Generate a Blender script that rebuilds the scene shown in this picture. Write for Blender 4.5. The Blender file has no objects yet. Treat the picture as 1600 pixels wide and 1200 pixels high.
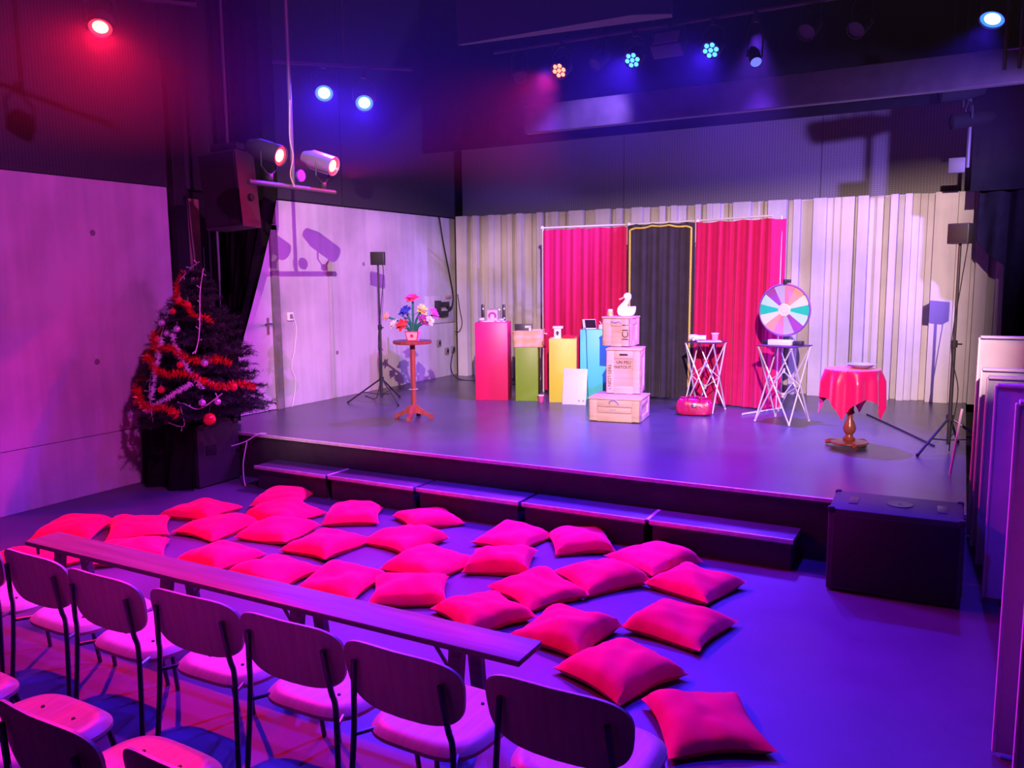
import bpy, bmesh, math, random
from mathutils import Vector, Matrix, Euler
from math import sin, cos, pi, radians as rad, sqrt, atan2
SC = bpy.context.scene
COL = SC.collection

# ---------------------------------------------------------------- camera
cam_d = bpy.data.cameras.new('camera'); cam = bpy.data.objects.new('camera', cam_d); COL.objects.link(cam)
cam_d.sensor_width = 36.0; cam_d.lens = 1284.7 / 1600 * 36; cam_d.clip_start = 0.05; cam_d.clip_end = 100
def cam_matrix(yaw, pitch, roll, loc):
    f = Vector((sin(yaw) * cos(pitch), cos(yaw) * cos(pitch), sin(pitch)))
    r = Vector((cos(yaw), -sin(yaw), 0)); u = r.cross(f)
    r2 = r * cos(roll) + u * sin(roll); u2 = u * cos(roll) - r * sin(roll)
    m = Matrix((r2, u2, -f)).transposed().to_4x4(); m.translation = loc
    return m
cam.matrix_world = cam_matrix(rad(-28.712), rad(-7.372), rad(-0.531), Vector((0, 0, 2.0)))
SC.camera = cam

# ---------------------------------------------------------------- world, exposure, front spot and unseen washes
W = bpy.data.worlds.new('world'); SC.world = W; W.use_nodes = True
W.node_tree.nodes['Background'].inputs[0].default_value = (0.25, 0.08, 0.6, 1)
W.node_tree.nodes['Background'].inputs[1].default_value = 0.015
SC.view_settings.view_transform = 'Standard'; SC.view_settings.look = 'None'
SC.view_settings.exposure = 0.0; SC.view_settings.gamma = 1.0; SC.view_settings.use_curve_mapping = False

def spot(name, loc, target, col, power, angle, blend=0.3, size=0.06):
    d = bpy.data.lights.new(name, 'SPOT'); d.color = col; d.energy = power; d.spot_size = rad(angle); d.spot_blend = blend
    d.shadow_soft_size = size
    o = bpy.data.objects.new(name, d); COL.objects.link(o); o.location = loc
    o.rotation_euler = (Vector(target) - Vector(loc)).to_track_quat('-Z', 'Y').to_euler()
    return o
WHITE = (1.0, 0.66, 0.68); BLUE = (0.05, 0.010, 1.0); RED = (1.0, 0.006, 0.05); MAG = (1.0, 0.09, 1.0); LAV = (0.28, 0.16, 1.0); VIO = (0.72, 0.07, 1.0)
# profile spot on the front-of-house bar above and behind the audience (its shutters are built with the lamps)
BLUE2 = (0.14, 0.03, 1.0); S_ = 0.46
FOH = (0.6, -0.6, 4.6); FOH_AIM = (-3.55, 9.2, 1.3)
spot('front_spot_stage', FOH, FOH_AIM, WHITE, 6000, 60, 0.15, 0.012)
# unseen colour washes without lamp bodies, over the audience and at the stage sides
spot('fill_blue_audience', (-1.4, 5.5, 5.4), (-3.0, 3.9, 0), BLUE, 2500, 78, 1.0, 0.06)  # added blue fill that brightens the floor around the cushions
spot('fill_blue_boards', (-2.6, 1.2, 5.6), (0.75, 5.2, 1.1), BLUE, 1100, 22, 0.9, 0.06)  # added narrow blue fill, only there to colour the board fronts
spot('wash_lavender_stage', (1.45, 8.4, 3.3), (-3.9, 11.0, 1.8), LAV, 1700, 84, 0.8, 0.05)
spot('wash_violet_wall', (1.35, 7.8, 3.5), (-7.1, 8.0, 1.2), VIO, 1500, 42, 0.8, 0.05)
spot('downlight_blue_left', (-4.3, 8.75, 4.4), (-4.6, 7.7, S_), BLUE2, 1800, 72, 0.8, 0.06)
spot('downlight_blue_right', (-1.95, 8.75, 4.4), (-2.0, 7.8, S_), BLUE2, 4200, 66, 0.8, 0.06)
spot('fill_blue_flutes', (-3.0, 8.2, 4.35), (-6.3, 11.0, 1.7), LAV, 900, 46, 0.8, 0.05)  # added fill that tints the left flutes past the backdrop
spot('fill_magenta_left', (-1.0, 3.0, 5.2), (-7.1, 4.4, 0.9), MAG, 950, 80, 0.9, 0.06)  # added magenta fill for the left wall, placed to keep its shadows hidden

# ---------------------------------------------------------------- helpers
MATS = {}
def mat(name, col, rough=0.6, metal=0.0, var=0.0, scale=8.0, bump=0.0, bscale=60.0, stretch=(1, 1, 1), emit=None, es=0.0, spec=0.5, trans=0.0, alpha=1.0, sheen=0.0, coat=0.0):
    if name in MATS: return MATS[name]
    m = bpy.data.materials.new(name); m.use_nodes = True; nt = m.node_tree; b = nt.nodes['Principled BSDF']
    b.inputs['Base Color'].default_value = (*col, 1); b.inputs['Roughness'].default_value = rough; b.inputs['Metallic'].default_value = metal
    b.inputs['Specular IOR Level'].default_value = spec
    if trans: b.inputs['Transmission Weight'].default_value = trans
    if sheen: b.inputs['Sheen Weight'].default_value = sheen; b.inputs['Sheen Roughness'].default_value = 0.4
    if coat: b.inputs['Coat Weight'].default_value = coat
    if emit: b.inputs['Emission Color'].default_value = (*emit, 1); b.inputs['Emission Strength'].default_value = es
    if var or bump:
        tc = nt.nodes.new('ShaderNodeTexCoord'); mp = nt.nodes.new('ShaderNodeMapping'); mp.inputs['Scale'].default_value = stretch
        nt.links.new(tc.outputs['Object'], mp.inputs['Vector'])
    if var:
        n = nt.nodes.new('ShaderNodeTexNoise'); n.inputs['Scale'].default_value = scale; n.inputs['Detail'].default_value = 5
        nt.links.new(mp.outputs[0], n.inputs['Vector'])
        r = nt.nodes.new('ShaderNodeValToRGB'); r.color_ramp.elements[0].position = 0.3; r.color_ramp.elements[1].position = 0.7
        r.color_ramp.elements[0].color = (*[max(0, c * (1 - var)) for c in col], 1); r.color_ramp.elements[1].color = (*[min(1, c * (1 + var)) for c in col], 1)
        nt.links.new(n.outputs['Fac'], r.inputs[0]); nt.links.new(r.outputs[0], b.inputs['Base Color'])
    if bump:
        n2 = nt.nodes.new('ShaderNodeTexNoise'); n2.inputs['Scale'].default_value = bscale; n2.inputs['Detail'].default_value = 3
        nt.links.new(mp.outputs[0], n2.inputs['Vector'])
        bp = nt.nodes.new('ShaderNodeBump'); bp.inputs['Strength'].default_value = bump; bp.inputs['Distance'].default_value = 0.01
        nt.links.new(n2.outputs['Fac'], bp.inputs['Height']); nt.links.new(bp.outputs[0], b.inputs['Normal'])
    MATS[name] = m
    return m

def mesh_grid_mat(name, dark, light, pitch):
    """fine wire-mesh cladding: a regular grid of light wires over a dark backing"""
    m = bpy.data.materials.new(name); m.use_nodes = True; nt = m.node_tree; b = nt.nodes['Principled BSDF']; b.inputs['Roughness'].default_value = 0.6
    tc = nt.nodes.new('ShaderNodeTexCoord'); sp = nt.nodes.new('ShaderNodeSeparateXYZ'); nt.links.new(tc.outputs['Object'], sp.inputs[0])
    def mth(op, a, bb=None):
        n = nt.nodes.new('ShaderNodeMath'); n.operation = op
        for i, v in enumerate((a, bb)):
            if v is None: continue
            if isinstance(v, (int, float)): n.inputs[i].default_value = v
            else: nt.links.new(v, n.inputs[i])
        return n.outputs[0]
    s = mth('ADD', sp.outputs[0], sp.outputs[1])
    g1 = mth('LESS_THAN', mth('FRACT', mth('DIVIDE', s, pitch)), 0.38); g2 = mth('LESS_THAN', mth('FRACT', mth('DIVIDE', sp.outputs[2], pitch * 0.7)), 0.38)
    g = mth('MAXIMUM', g1, g2)
    mx = nt.nodes.new('ShaderNodeMix'); mx.data_type = 'RGBA'; nt.links.new(g, mx.inputs['Factor']); mx.inputs['A'].default_value = (*dark, 1); mx.inputs['B'].default_value = (*light, 1)
    nt.links.new(mx.outputs['Result'], b.inputs['Base Color']); MATS[name] = m
    return m

def concrete_mat(name, col, seed=0.0):
    m = bpy.data.materials.new(name); m.use_nodes = True; nt = m.node_tree; b = nt.nodes['Principled BSDF']; b.inputs['Roughness'].default_value = 0.75
    tc = nt.nodes.new('ShaderNodeTexCoord'); mp = nt.nodes.new('ShaderNodeMapping'); mp.inputs['Location'].default_value = (seed, seed, seed); nt.links.new(tc.outputs['Object'], mp.inputs[0])
    big = nt.nodes.new('ShaderNodeTexNoise'); big.inputs['Scale'].default_value = 1.3; big.inputs['Detail'].default_value = 6; nt.links.new(mp.outputs[0], big.inputs['Vector'])
    mp2 = nt.nodes.new('ShaderNodeMapping'); mp2.inputs['Scale'].default_value = (9, 9, 0.7); nt.links.new(mp.outputs[0], mp2.inputs[0])
    st = nt.nodes.new('ShaderNodeTexNoise'); st.inputs['Scale'].default_value = 1.0; st.inputs['Detail'].default_value = 4; nt.links.new(mp2.outputs[0], st.inputs['Vector'])
    sm = nt.nodes.new('ShaderNodeTexNoise'); sm.inputs['Scale'].default_value = 30; sm.inputs['Detail'].default_value = 4; nt.links.new(mp.outputs[0], sm.inputs['Vector'])
    mx = nt.nodes.new('ShaderNodeMath'); mx.operation = 'MULTIPLY_ADD'; nt.links.new(st.outputs['Fac'], mx.inputs[0]); mx.inputs[1].default_value = 0.5; nt.links.new(big.outputs['Fac'], mx.inputs[2])
    r = nt.nodes.new('ShaderNodeValToRGB'); e = r.color_ramp.elements; e[0].position = 0.52; e[1].position = 0.9
    e[0].color = (*[c * 0.78 for c in col], 1); e[1].color = (*[min(1, c * 1.12) for c in col], 1)
    nt.links.new(mx.outputs[0], r.inputs[0]); nt.links.new(r.outputs[0], b.inputs['Base Color'])
    bp = nt.nodes.new('ShaderNodeBump'); bp.inputs['Strength'].default_value = 0.25; bp.inputs['Distance'].default_value = 0.006
    nt.links.new(sm.outputs['Fac'], bp.inputs['Height']); nt.links.new(bp.outputs[0], b.inputs['Normal']); MATS[name] = m
    return m

def setp(o, label=None, cat=None, group=None, kind=None):
    if label: o['label'] = label
    if cat: o['category'] = cat
    if group: o['group'] = group
    if kind: o['kind'] = kind
    return o
def thing(name, loc, label, cat, rz=0.0, group=None):
    o = bpy.data.objects.new(name, None); COL.objects.link(o); o.location = loc; o.rotation_euler = (0, 0, rz); o.empty_display_size = 0.1
    return setp(o, label, cat, group)
def link_mesh(name, me, parent=None, loc=None, rot=None):
    o = bpy.data.objects.new(name, me); COL.objects.link(o)
    if parent is not None: o.parent = parent
    if loc is not None: o.location = loc
    if rot is not None: o.rotation_euler = rot
    return o
def copy_tree(o, parent=None):
    c = o.copy(); COL.objects.link(c)
    if parent is not None: c.parent = parent
    for ch in list(o.children): copy_tree(ch, c)
    return c

class B:
    """collects shapes into one mesh"""
    def __init__(s): s.bm = bmesh.new()
    def _xf(s, vs, M):
        for v in vs: v.co = M @ v.co
    def box(s, c, size, rot=(0, 0, 0), bev=0.0, M=None):
        b2 = bmesh.new(); bmesh.ops.create_cube(b2, size=1.0)
        for v in b2.verts: v.co = Vector((v.co.x * size[0], v.co.y * size[1], v.co.z * size[2]))
        if bev: bmesh.ops.bevel(b2, geom=b2.edges[:], offset=bev, segments=2, affect='EDGES', profile=0.5)
        T = Matrix.Translation(Vector(c)) @ Euler(rot).to_matrix().to_4x4()
        if M is not None: T = M @ T
        s._merge(b2, T); return s
    def _merge(s, b2, T):
        me = bpy.data.meshes.new('t'); b2.to_mesh(me); b2.free(); me.transform(T); s.bm.from_mesh(me); bpy.data.meshes.remove(me)
    def tube(s, pts, r, n=8, closed=False, caps=True):
        pts = [Vector(p) for p in pts]; N = len(pts); rr = r if isinstance(r, (list, tuple)) else [r] * N
        rings = []; up = None
        for i, p in enumerate(pts):
            if closed: t = pts[(i + 1) % N] - pts[i - 1]
            elif i == 0: t = pts[1] - p
            elif i == N - 1: t = p - pts[i - 1]
            else: t = (pts[i + 1] - p).normalized() + (p - pts[i - 1]).normalized()
            t = t.normalized() if t.length > 1e-9 else Vector((0, 0, 1))
            if up is None:
                up = Vector((0, 0, 1)) if abs(t.z) < 0.9 else Vector((1, 0, 0))
            a = t.cross(up)
            if a.length < 1e-6: a = t.cross(Vector((0, 1, 0)))
            a.normalize(); bb = a.cross(t).normalized(); up = bb
            rings.append([s.bm.verts.new(p + a * rr[i] * cos(2 * pi * k / n) + bb * rr[i] * sin(2 * pi * k / n)) for k in range(n)])
        for i in range(N if closed else N - 1):
            A, C = rings[i], rings[(i + 1) % N]
            for k in range(n): s.bm.faces.new((A[k], A[(k + 1) % n], C[(k + 1) % n], C[k]))
        if caps and not closed:
            s.bm.faces.new(rings[0][::-1]); s.bm.faces.new(rings[-1])
        return s
    def lathe(s, prof, c=(0, 0, 0), n=24, M=None, sx=1.0, sy=1.0):
        T = Matrix.Translation(Vector(c)) if M is None else M
        rings = []
        for (r, z) in prof:
            if r < 1e-6: rings.append([s.bm.verts.new(T @ Vector((0, 0, z)))])
            else: rings.append([s.bm.verts.new(T @ Vector((r * sx * cos(2 * pi * k / n), r * sy * sin(2 * pi * k / n), z))) for k in range(n)])
        for A, C in zip(rings, rings[1:]):
            for k in range(n):
                k2 = (k + 1) % n
                if len(A) == 1 and len(C) == 1: continue
                if len(A) == 1: s.bm.faces.new((A[0], C[k2], C[k]))
                elif len(C) == 1: s.bm.faces.new((A[k], A[k2], C[0]))
                else: s.bm.faces.new((A[k], A[k2], C[k2], C[k]))
        return s
    def prism(s, poly, z0, z1, M=None):
        T = M if M is not None else Matrix.Identity(4)
        a = [s.bm.verts.new(T @ Vector((x, y, z0))) for x, y in poly]; b = [s.bm.verts.new(T @ Vector((x, y, z1))) for x, y in poly]
        s.bm.faces.new(a[::-1]); s.bm.faces.new(b)
        for i in range(len(poly)):
            j = (i + 1) % len(poly); s.bm.faces.new((a[i], a[j], b[j], b[i]))
        return s
    def sheet(s, fn, nu, nv, th=0.0, wrap=False):
        """surface fn(i/nu, j/nv) -> point, closed into a slab of thickness th along the vertex normals"""
        P = [[Vector(fn(i / nu, j / nv)) for j in range(nv + 1)] for i in range(nu + 1)]
        V = [[s.bm.verts.new(p) for p in row] for row in P]
        F = []
        for i in range(nu):
            for j in range(nv): F.append(s.bm.faces.new((V[i][j], V[i + 1][j], V[i + 1][j + 1], V[i][j + 1])))
        if th:
            V2 = []
            for i in range(nu + 1):
                row = []
                for j in range(nv + 1):
                    du = P[min(i + 1, nu)][j] - P[max(i - 1, 0)][j]; dv = P[i][min(j + 1, nv)] - P[i][max(j - 1, 0)]
                    nn = du.cross(dv); nn = nn.normalized() if nn.length > 1e-12 else Vector((0, 0, 1))
                    row.append(s.bm.verts.new(P[i][j] - nn * th))
                V2.append(row)
            for i in range(nu):
                for j in range(nv): s.bm.faces.new((V2[i][j], V2[i][j + 1], V2[i + 1][j + 1], V2[i + 1][j]))
            for i in range(nu):
                s.bm.faces.new((V[i][0], V2[i][0], V2[i + 1][0], V[i + 1][0])); s.bm.faces.new((V[i][nv], V[i + 1][nv], V2[i + 1][nv], V2[i][nv]))
            for j in range(nv):
                s.bm.faces.new((V[0][j], V[0][j + 1], V2[0][j + 1], V2[0][j])); s.bm.faces.new((V[nu][j], V2[nu][j], V2[nu][j + 1], V[nu][j + 1]))
        return s
    def sphere(s, c, r, n=12, sc=(1, 1, 1)):
        m = max(4, n // 2)
        s.lathe([(r * sin(pi * i / m), -r * cos(pi * i / m)) for i in range(m + 1)], n=n, M=Matrix.Translation(Vector(c)) @ Matrix.Diagonal((*sc, 1)))
        return s
    def mesh(s, name, m, smooth=True):
        bmesh.ops.recalc_face_normals(s.bm, faces=s.bm.faces[:])
        me = bpy.data.meshes.new(name); s.bm.to_mesh(me); s.bm.free(); me.materials.append(m)
        if smooth:
            me.polygons.foreach_set('use_smooth', [True] * len(me.polygons)); me.set_sharp_from_angle(angle=rad(38))
        return me
    def build(s, name, m, parent=None, smooth=True, loc=None, rot=None, label=None):
        o = link_mesh(name, s.mesh(name, m, smooth), parent, loc, rot)
        if label: o['label'] = label
        return o
def one(name, b, m, label, cat, group=None, loc=None, rot=None, smooth=True):
    return setp(b.build(name, m, None, smooth, loc, rot), label, cat, group)
def text_mesh(txt, size, m, depth=0.0015):
    cu = bpy.data.curves.new('lettering', 'FONT'); cu.body = txt; cu.size = size; cu.extrude = depth; cu.align_x = 'CENTER'; cu.align_y = 'CENTER'
    t = bpy.data.objects.new('lettering_tmp', cu); COL.objects.link(t)
    dg = bpy.context.evaluated_depsgraph_get(); dg.update()
    me = bpy.data.meshes.new_from_object(t.evaluated_get(dg)); bpy.data.objects.remove(t); bpy.data.curves.remove(cu)
    me.materials.clear(); me.materials.append(m)
    return me
def catmull(pts, k=6):
    P = [Vector(p) for p in pts]; out = []
    for i in range(len(P) - 1):
        a = P[max(i - 1, 0)]; b = P[i]; c = P[i + 1]; d = P[min(i + 2, len(P) - 1)]
        for q in range(k):
            t = q / k; out.append(0.5 * ((2 * b) + (c - a) * t + (2 * a - 5 * b + 4 * c - d) * t * t + (3 * b - a - 3 * c + d) * t ** 3))
    out.append(P[-1]); return out

# ---------------------------------------------------------------- materials
S = 0.459; XL = -7.146; YB = 11.2
M_FLOOR = mat('dark_vinyl_floor', (0.085, 0.070, 0.125), 0.48, var=0.12, scale=3, bump=0.06, bscale=90, spec=0.5)
M_STAGE = mat('stage_vinyl', (0.085, 0.072, 0.092), 0.30, var=0.14, scale=2.5, bump=0.05, bscale=70, spec=0.5)
M_RISER = mat('stage_riser_black', (0.035, 0.03, 0.04), 0.6, var=0.2)
M_ALU = mat('worn_aluminium_edge', (0.70, 0.62, 0.66), 0.45, 0.25, var=0.15, scale=20)
M_CONC = concrete_mat('cast_concrete', (0.50, 0.47, 0.48))
M_PANEL = concrete_mat('pale_fluted_panel', (0.60, 0.56, 0.53), 3.0)
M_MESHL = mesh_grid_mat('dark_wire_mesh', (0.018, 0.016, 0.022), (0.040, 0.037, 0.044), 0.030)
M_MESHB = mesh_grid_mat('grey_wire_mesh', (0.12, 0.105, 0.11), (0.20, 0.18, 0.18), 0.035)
M_BLACK = mat('matt_black', (0.012, 0.011, 0.014), 0.75, var=0.2)
M_BLACKSATIN = mat('satin_black', (0.02, 0.02, 0.024), 0.45, var=0.15)
M_DRAPE = mat('black_drape', (0.008, 0.007, 0.009), 0.95, var=0.2, spec=0.1)
M_CEIL = mat('black_ceiling', (0.02, 0.016, 0.022), 0.85, var=0.2, scale=2)
M_DOOR = mat('white_door_paint', (0.70, 0.66, 0.68), 0.4)
M_FRAMEGREY = mat('grey_door_frame', (0.22, 0.20, 0.19), 0.5, var=0.15)
M_STEEL = mat('brushed_steel', (0.6, 0.58, 0.6), 0.3, 1.0)
M_CHROME = mat('dark_chrome', (0.30, 0.29, 0.33), 0.22, 1.0)
M_TAN = mat('tan_board', (0.38, 0.25, 0.16), 0.7, var=0.15)

# ---------------------------------------------------------------- setting
def struct(name, b, m, parent=None, smooth=False):
    o = b.build(name, m, parent, smooth)
    if parent is None: o['kind'] = 'structure'
    return o
struct('floor', B().box((-1.5, 3.4, -0.05), (12.2, 15.8, 0.1)), M_FLOOR)
stage = struct('stage', B().box((-3.53, (5.93 + 11.3) / 2, (S - 0.012) / 2), (7.24, 11.3 - 5.93, S - 0.012)), M_RISER)
struct('stage_deck', B().box((-3.53, (5.925 + 11.3) / 2, S - 0.006), (7.24, 11.3 - 5.925, 0.012)), M_STAGE, stage)
struct('edge_strip', B().box((-3.53, 5.918, S - 0.012), (7.24, 0.022, 0.03), bev=0.004), M_ALU, stage)
ZT = 6.2
# left wall: core, cast panels below, mesh cladding above
wl = struct('wall_left', B().box((XL - 0.25, 3.4, ZT / 2), (0.4, 15.8, ZT)), M_BLACK)
joints = [-4.5, -1.9, 0.7, 3.52, 5.81]
for a, b in zip(joints, joints[1:]):
    struct('concrete_panel', B().box((XL - 0.03, (a + b) / 2, 0.275 ), (0.06, b - a - 0.008, 0.55), bev=0.003), M_CONC, wl)
    struct('concrete_panel', B().box((XL - 0.035, (a + b) / 2, 0.555 + 2.385 / 2), (0.06, b - a - 0.008, 2.385), bev=0.004), M_CONC, wl)
for a, b in ((7.30, 9.05), (9.05, 10.12), (10.12, 11.2)):
    struct('concrete_panel', B().box((XL - 0.03, (a + b) / 2, S + (2.93 - S) / 2), (0.06, b - a - 0.005, 2.93 - S), bev=0.004), M_CONC, wl)
for a, b in zip([-4.5, -2, 0.5, 3.0, 5.81, 8.5, 11.2], [-2, 0.5, 3.0, 5.81, 8.5, 11.2]):
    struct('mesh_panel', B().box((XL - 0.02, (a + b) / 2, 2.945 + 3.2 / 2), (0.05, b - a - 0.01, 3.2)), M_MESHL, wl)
for (y, z) in ((1.6, 0.95), (2.9, 1.6), (4.9, 1.25), (4.95, 2.45), (8.3, 1.05), (9.55, 1.1), (8.9, 2.2)):
    struct('tie_hole', B().lathe([(0, 0.004), (0.022, 0.004), (0.028, 0.0)], n=12, M=Matrix.Translation((XL, y, z)) @ Matrix.Rotation(pi / 2, 4, 'Y')), M_FRAMEGREY, wl)
# niche between wall section and door
struct('trim_1', B().box((XL + 0.02, 5.90, 2.1), (0.12, 0.16, 4.2), bev=0.01), M_BLACK)
struct('trim_2', B().box((XL - 0.03, 6.09, 1.65), (0.04, 0.22, 2.4)).box((XL - 0.02, 6.09, 0.6), (0.05, 0.22, 0.6)), M_TAN)
# door with frame
dr = struct('door_1', B().box((XL - 0.03, 6.82, S + 1.06), (0.05, 0.72, 2.11), bev=0.004), M_DOOR)
struct('door_frame', B().box((XL - 0.015, 7.235, S + 1.09), (0.09, 0.11, 2.18), bev=0.006).box((XL - 0.015, 6.42, S + 1.09), (0.09, 0.08, 2.18), bev=0.006).box((XL - 0.015, 6.83, S + 2.15), (0.09, 0.9, 0.07), bev=0.006), M_FRAMEGREY, dr)
struct('door_handle', B().tube([(XL - 0.01, 7.10, S + 1.03), (XL + 0.06, 7.10, S + 1.03), (XL + 0.065, 6.99, S + 1.03)], 0.01).box((XL - 0.002, 7.10, S + 1.0), (0.008, 0.04, 0.2), bev=0.003), M_STEEL, dr)
# back wall: core, fluted pale panels, mesh cladding above
wb = struct('wall_back', B().box((-2.6, YB + 0.45, ZT / 2), (9.6, 0.3, ZT)), M_BLACK)
# boundaries along the wall (m) and how far each flute stands proud (m)
FL = [(-7.002, -6.821, 0.20), (-6.821, -6.711, 0.05), (-6.711, -6.631, 0.19), (-6.631, -6.536, 0.04), (-6.536, -6.438, 0.10), (-6.438, -6.359, 0.17),
      (-6.359, -6.258, 0.11), (-6.258, -6.114, 0.06), (-6.114, -6.031, 0.15), (-6.031, -5.933, 0.05), (-5.933, -5.852, 0.20), (-5.852, -5.737, 0.08),
      (-5.737, -5.601, 0.03), (-5.601, -5.516, 0.18), (-5.516, -5.478, 0.05), (-5.478, -5.369, 0.13), (-5.369, -5.276, 0.16), (-5.276, -5.179, 0.08),
      (-5.179, -5.082, 0.02), (-5.082, -4.860, 0.18), (-4.860, -4.801, 0.07), (-4.801, -4.654, 0.11), (-4.654, -4.440, 0.20), (-4.440, -4.352, 0.06),
      (-4.352, -4.266, 0.18), (-4.266, -4.120, 0.05), (-4.120, -3.961, 0.19), (-3.961, -3.879, 0.11), (-3.879, -3.721, 0.05), (-3.721, -3.639, 0.17),
      (-3.639, -3.555, 0.07), (-3.555, -3.474, 0.18), (-3.474, -3.366, 0.10), (-3.366, -3.225, 0.03), (-3.225, -3.147, 0.16), (-3.147, -3.066, 0.06),
      (-3.066, -2.989, 0.17), (-2.989, -2.892, 0.15), (-2.892, -2.798, 0.09), (-2.798, -2.717, 0.04), (-2.717, -2.486, 0.18), (-2.486, -2.410, 0.07),
      (-2.410, -2.337, 0.12), (-2.337, -2.264, 0.06), (-2.264, -2.034, 0.20), (-2.034, -1.959, 0.04), (-1.959, -1.874, 0.14), (-1.874, -1.714, 0.05),
      (-1.714, -1.555, 0.18), (-1.555, -1.472, 0.11), (-1.472, -1.381, 0.13), (-1.381, -1.234, 0.15), (-1.234, -1.193, 0.06), (-1.193, -1.071, 0.19),
      (-1.071, -0.987, 0.05), (-0.987, -0.909, 0.09), (-0.909, -0.830, 0.04), (-0.830, -0.747, 0.19), (-0.747, -0.672, 0.05), (-0.672, -0.589, 0.17),
      (-0.589, -0.510, 0.12), (-0.510, -0.430, 0.07), (-0.430, -0.353, 0.03), (-0.353, -0.108, 0.17), (-0.108, 0.054, 0.08), (0.054, 0.098, 0.03), (0.098,
      0.232, 0.15), (0.232, 0.313, 0.06), (0.313, 0.530, 0.16)]
for a, b, d in FL:
    x0, x1 = a, b; z1 = 2.95
    struct('flute_panel', B().box(((x0 + x1) / 2, YB - d / 2 + 0.15, S + (z1 - S) / 2), (x1 - x0 - 0.002, 0.3 + d - 0.0, z1 - S), bev=0.004), M_PANEL, wb)
for a, b in ((-7.15, -4.4), (-4.4, -1.7), (-1.7, 1.6)):
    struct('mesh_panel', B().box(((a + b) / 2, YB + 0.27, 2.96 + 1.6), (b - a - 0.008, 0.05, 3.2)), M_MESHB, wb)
struct('wall_right', B().box((1.75, 3.4, ZT / 2), (0.2, 15.8, ZT)), M_BLACK)
struct('wall_front', B().box((-2.6, -4.6, ZT / 2), (9.6, 0.2, ZT)), M_BLACK)
struct('ceiling', B().box((-2.6, 3.4, ZT + 0.05), (9.6, 16.2, 0.1)), M_CEIL)
# borders and beams over the stage
struct('trim_3', B().box((-2.6, 10.35, 3.83 + 1.2), (9.0, 0.06, 2.4)), M_DRAPE)
M_BEAM = mat('dark_painted_beam', (0.05, 0.035, 0.04), 0.5, var=0.2)
struct('trim_4', B().box((-1.6, 9.0, 3.86), (6.2, 0.10, 0.32), bev=0.01), M_BEAM)

# ---------------------------------------------------------------- steps in front of the stage
M_TREAD = mat('step_tread', (0.10, 0.085, 0.12), 0.4, var=0.15)
STEP_X = [(-5.92, -5.03, 'leftmost'), (-5.00, -4.05, 'second from left'), (-4.02, -3.03, 'middle'), (-3.00, -1.97, 'fourth from left'), (-1.94, -0.92, 'rightmost')]
for x0, x1, w in STEP_X:
    t = thing('step_platform', ((x0 + x1) / 2, 5.75, 0), w + ' of five low black step platforms along the stage front', 'step', group='step platforms along the stage front')
    L = x1 - x0
    B().box((0, 0.02, 0.205), (L, 0.30, 0.04), bev=0.004).build('tread', M_TREAD, t)
    B().box((0, 0.02, 0.0925), (L - 0.04, 0.26, 0.185)).build('riser', M_RISER, t)
    B().box((0, -0.136, 0.212), (L, 0.014, 0.034), bev=0.004).build('edge_strip', M_ALU, t)
    if w in ('second from left', 'fourth from left'):
        B().box((L / 2 + (0.012 if w[0] == 'f' else -L - 0.012), 0.02, 0.222), (0.03, 0.29, 0.012), bev=0.003).build('joint_strip', M_ALU, t)

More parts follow.
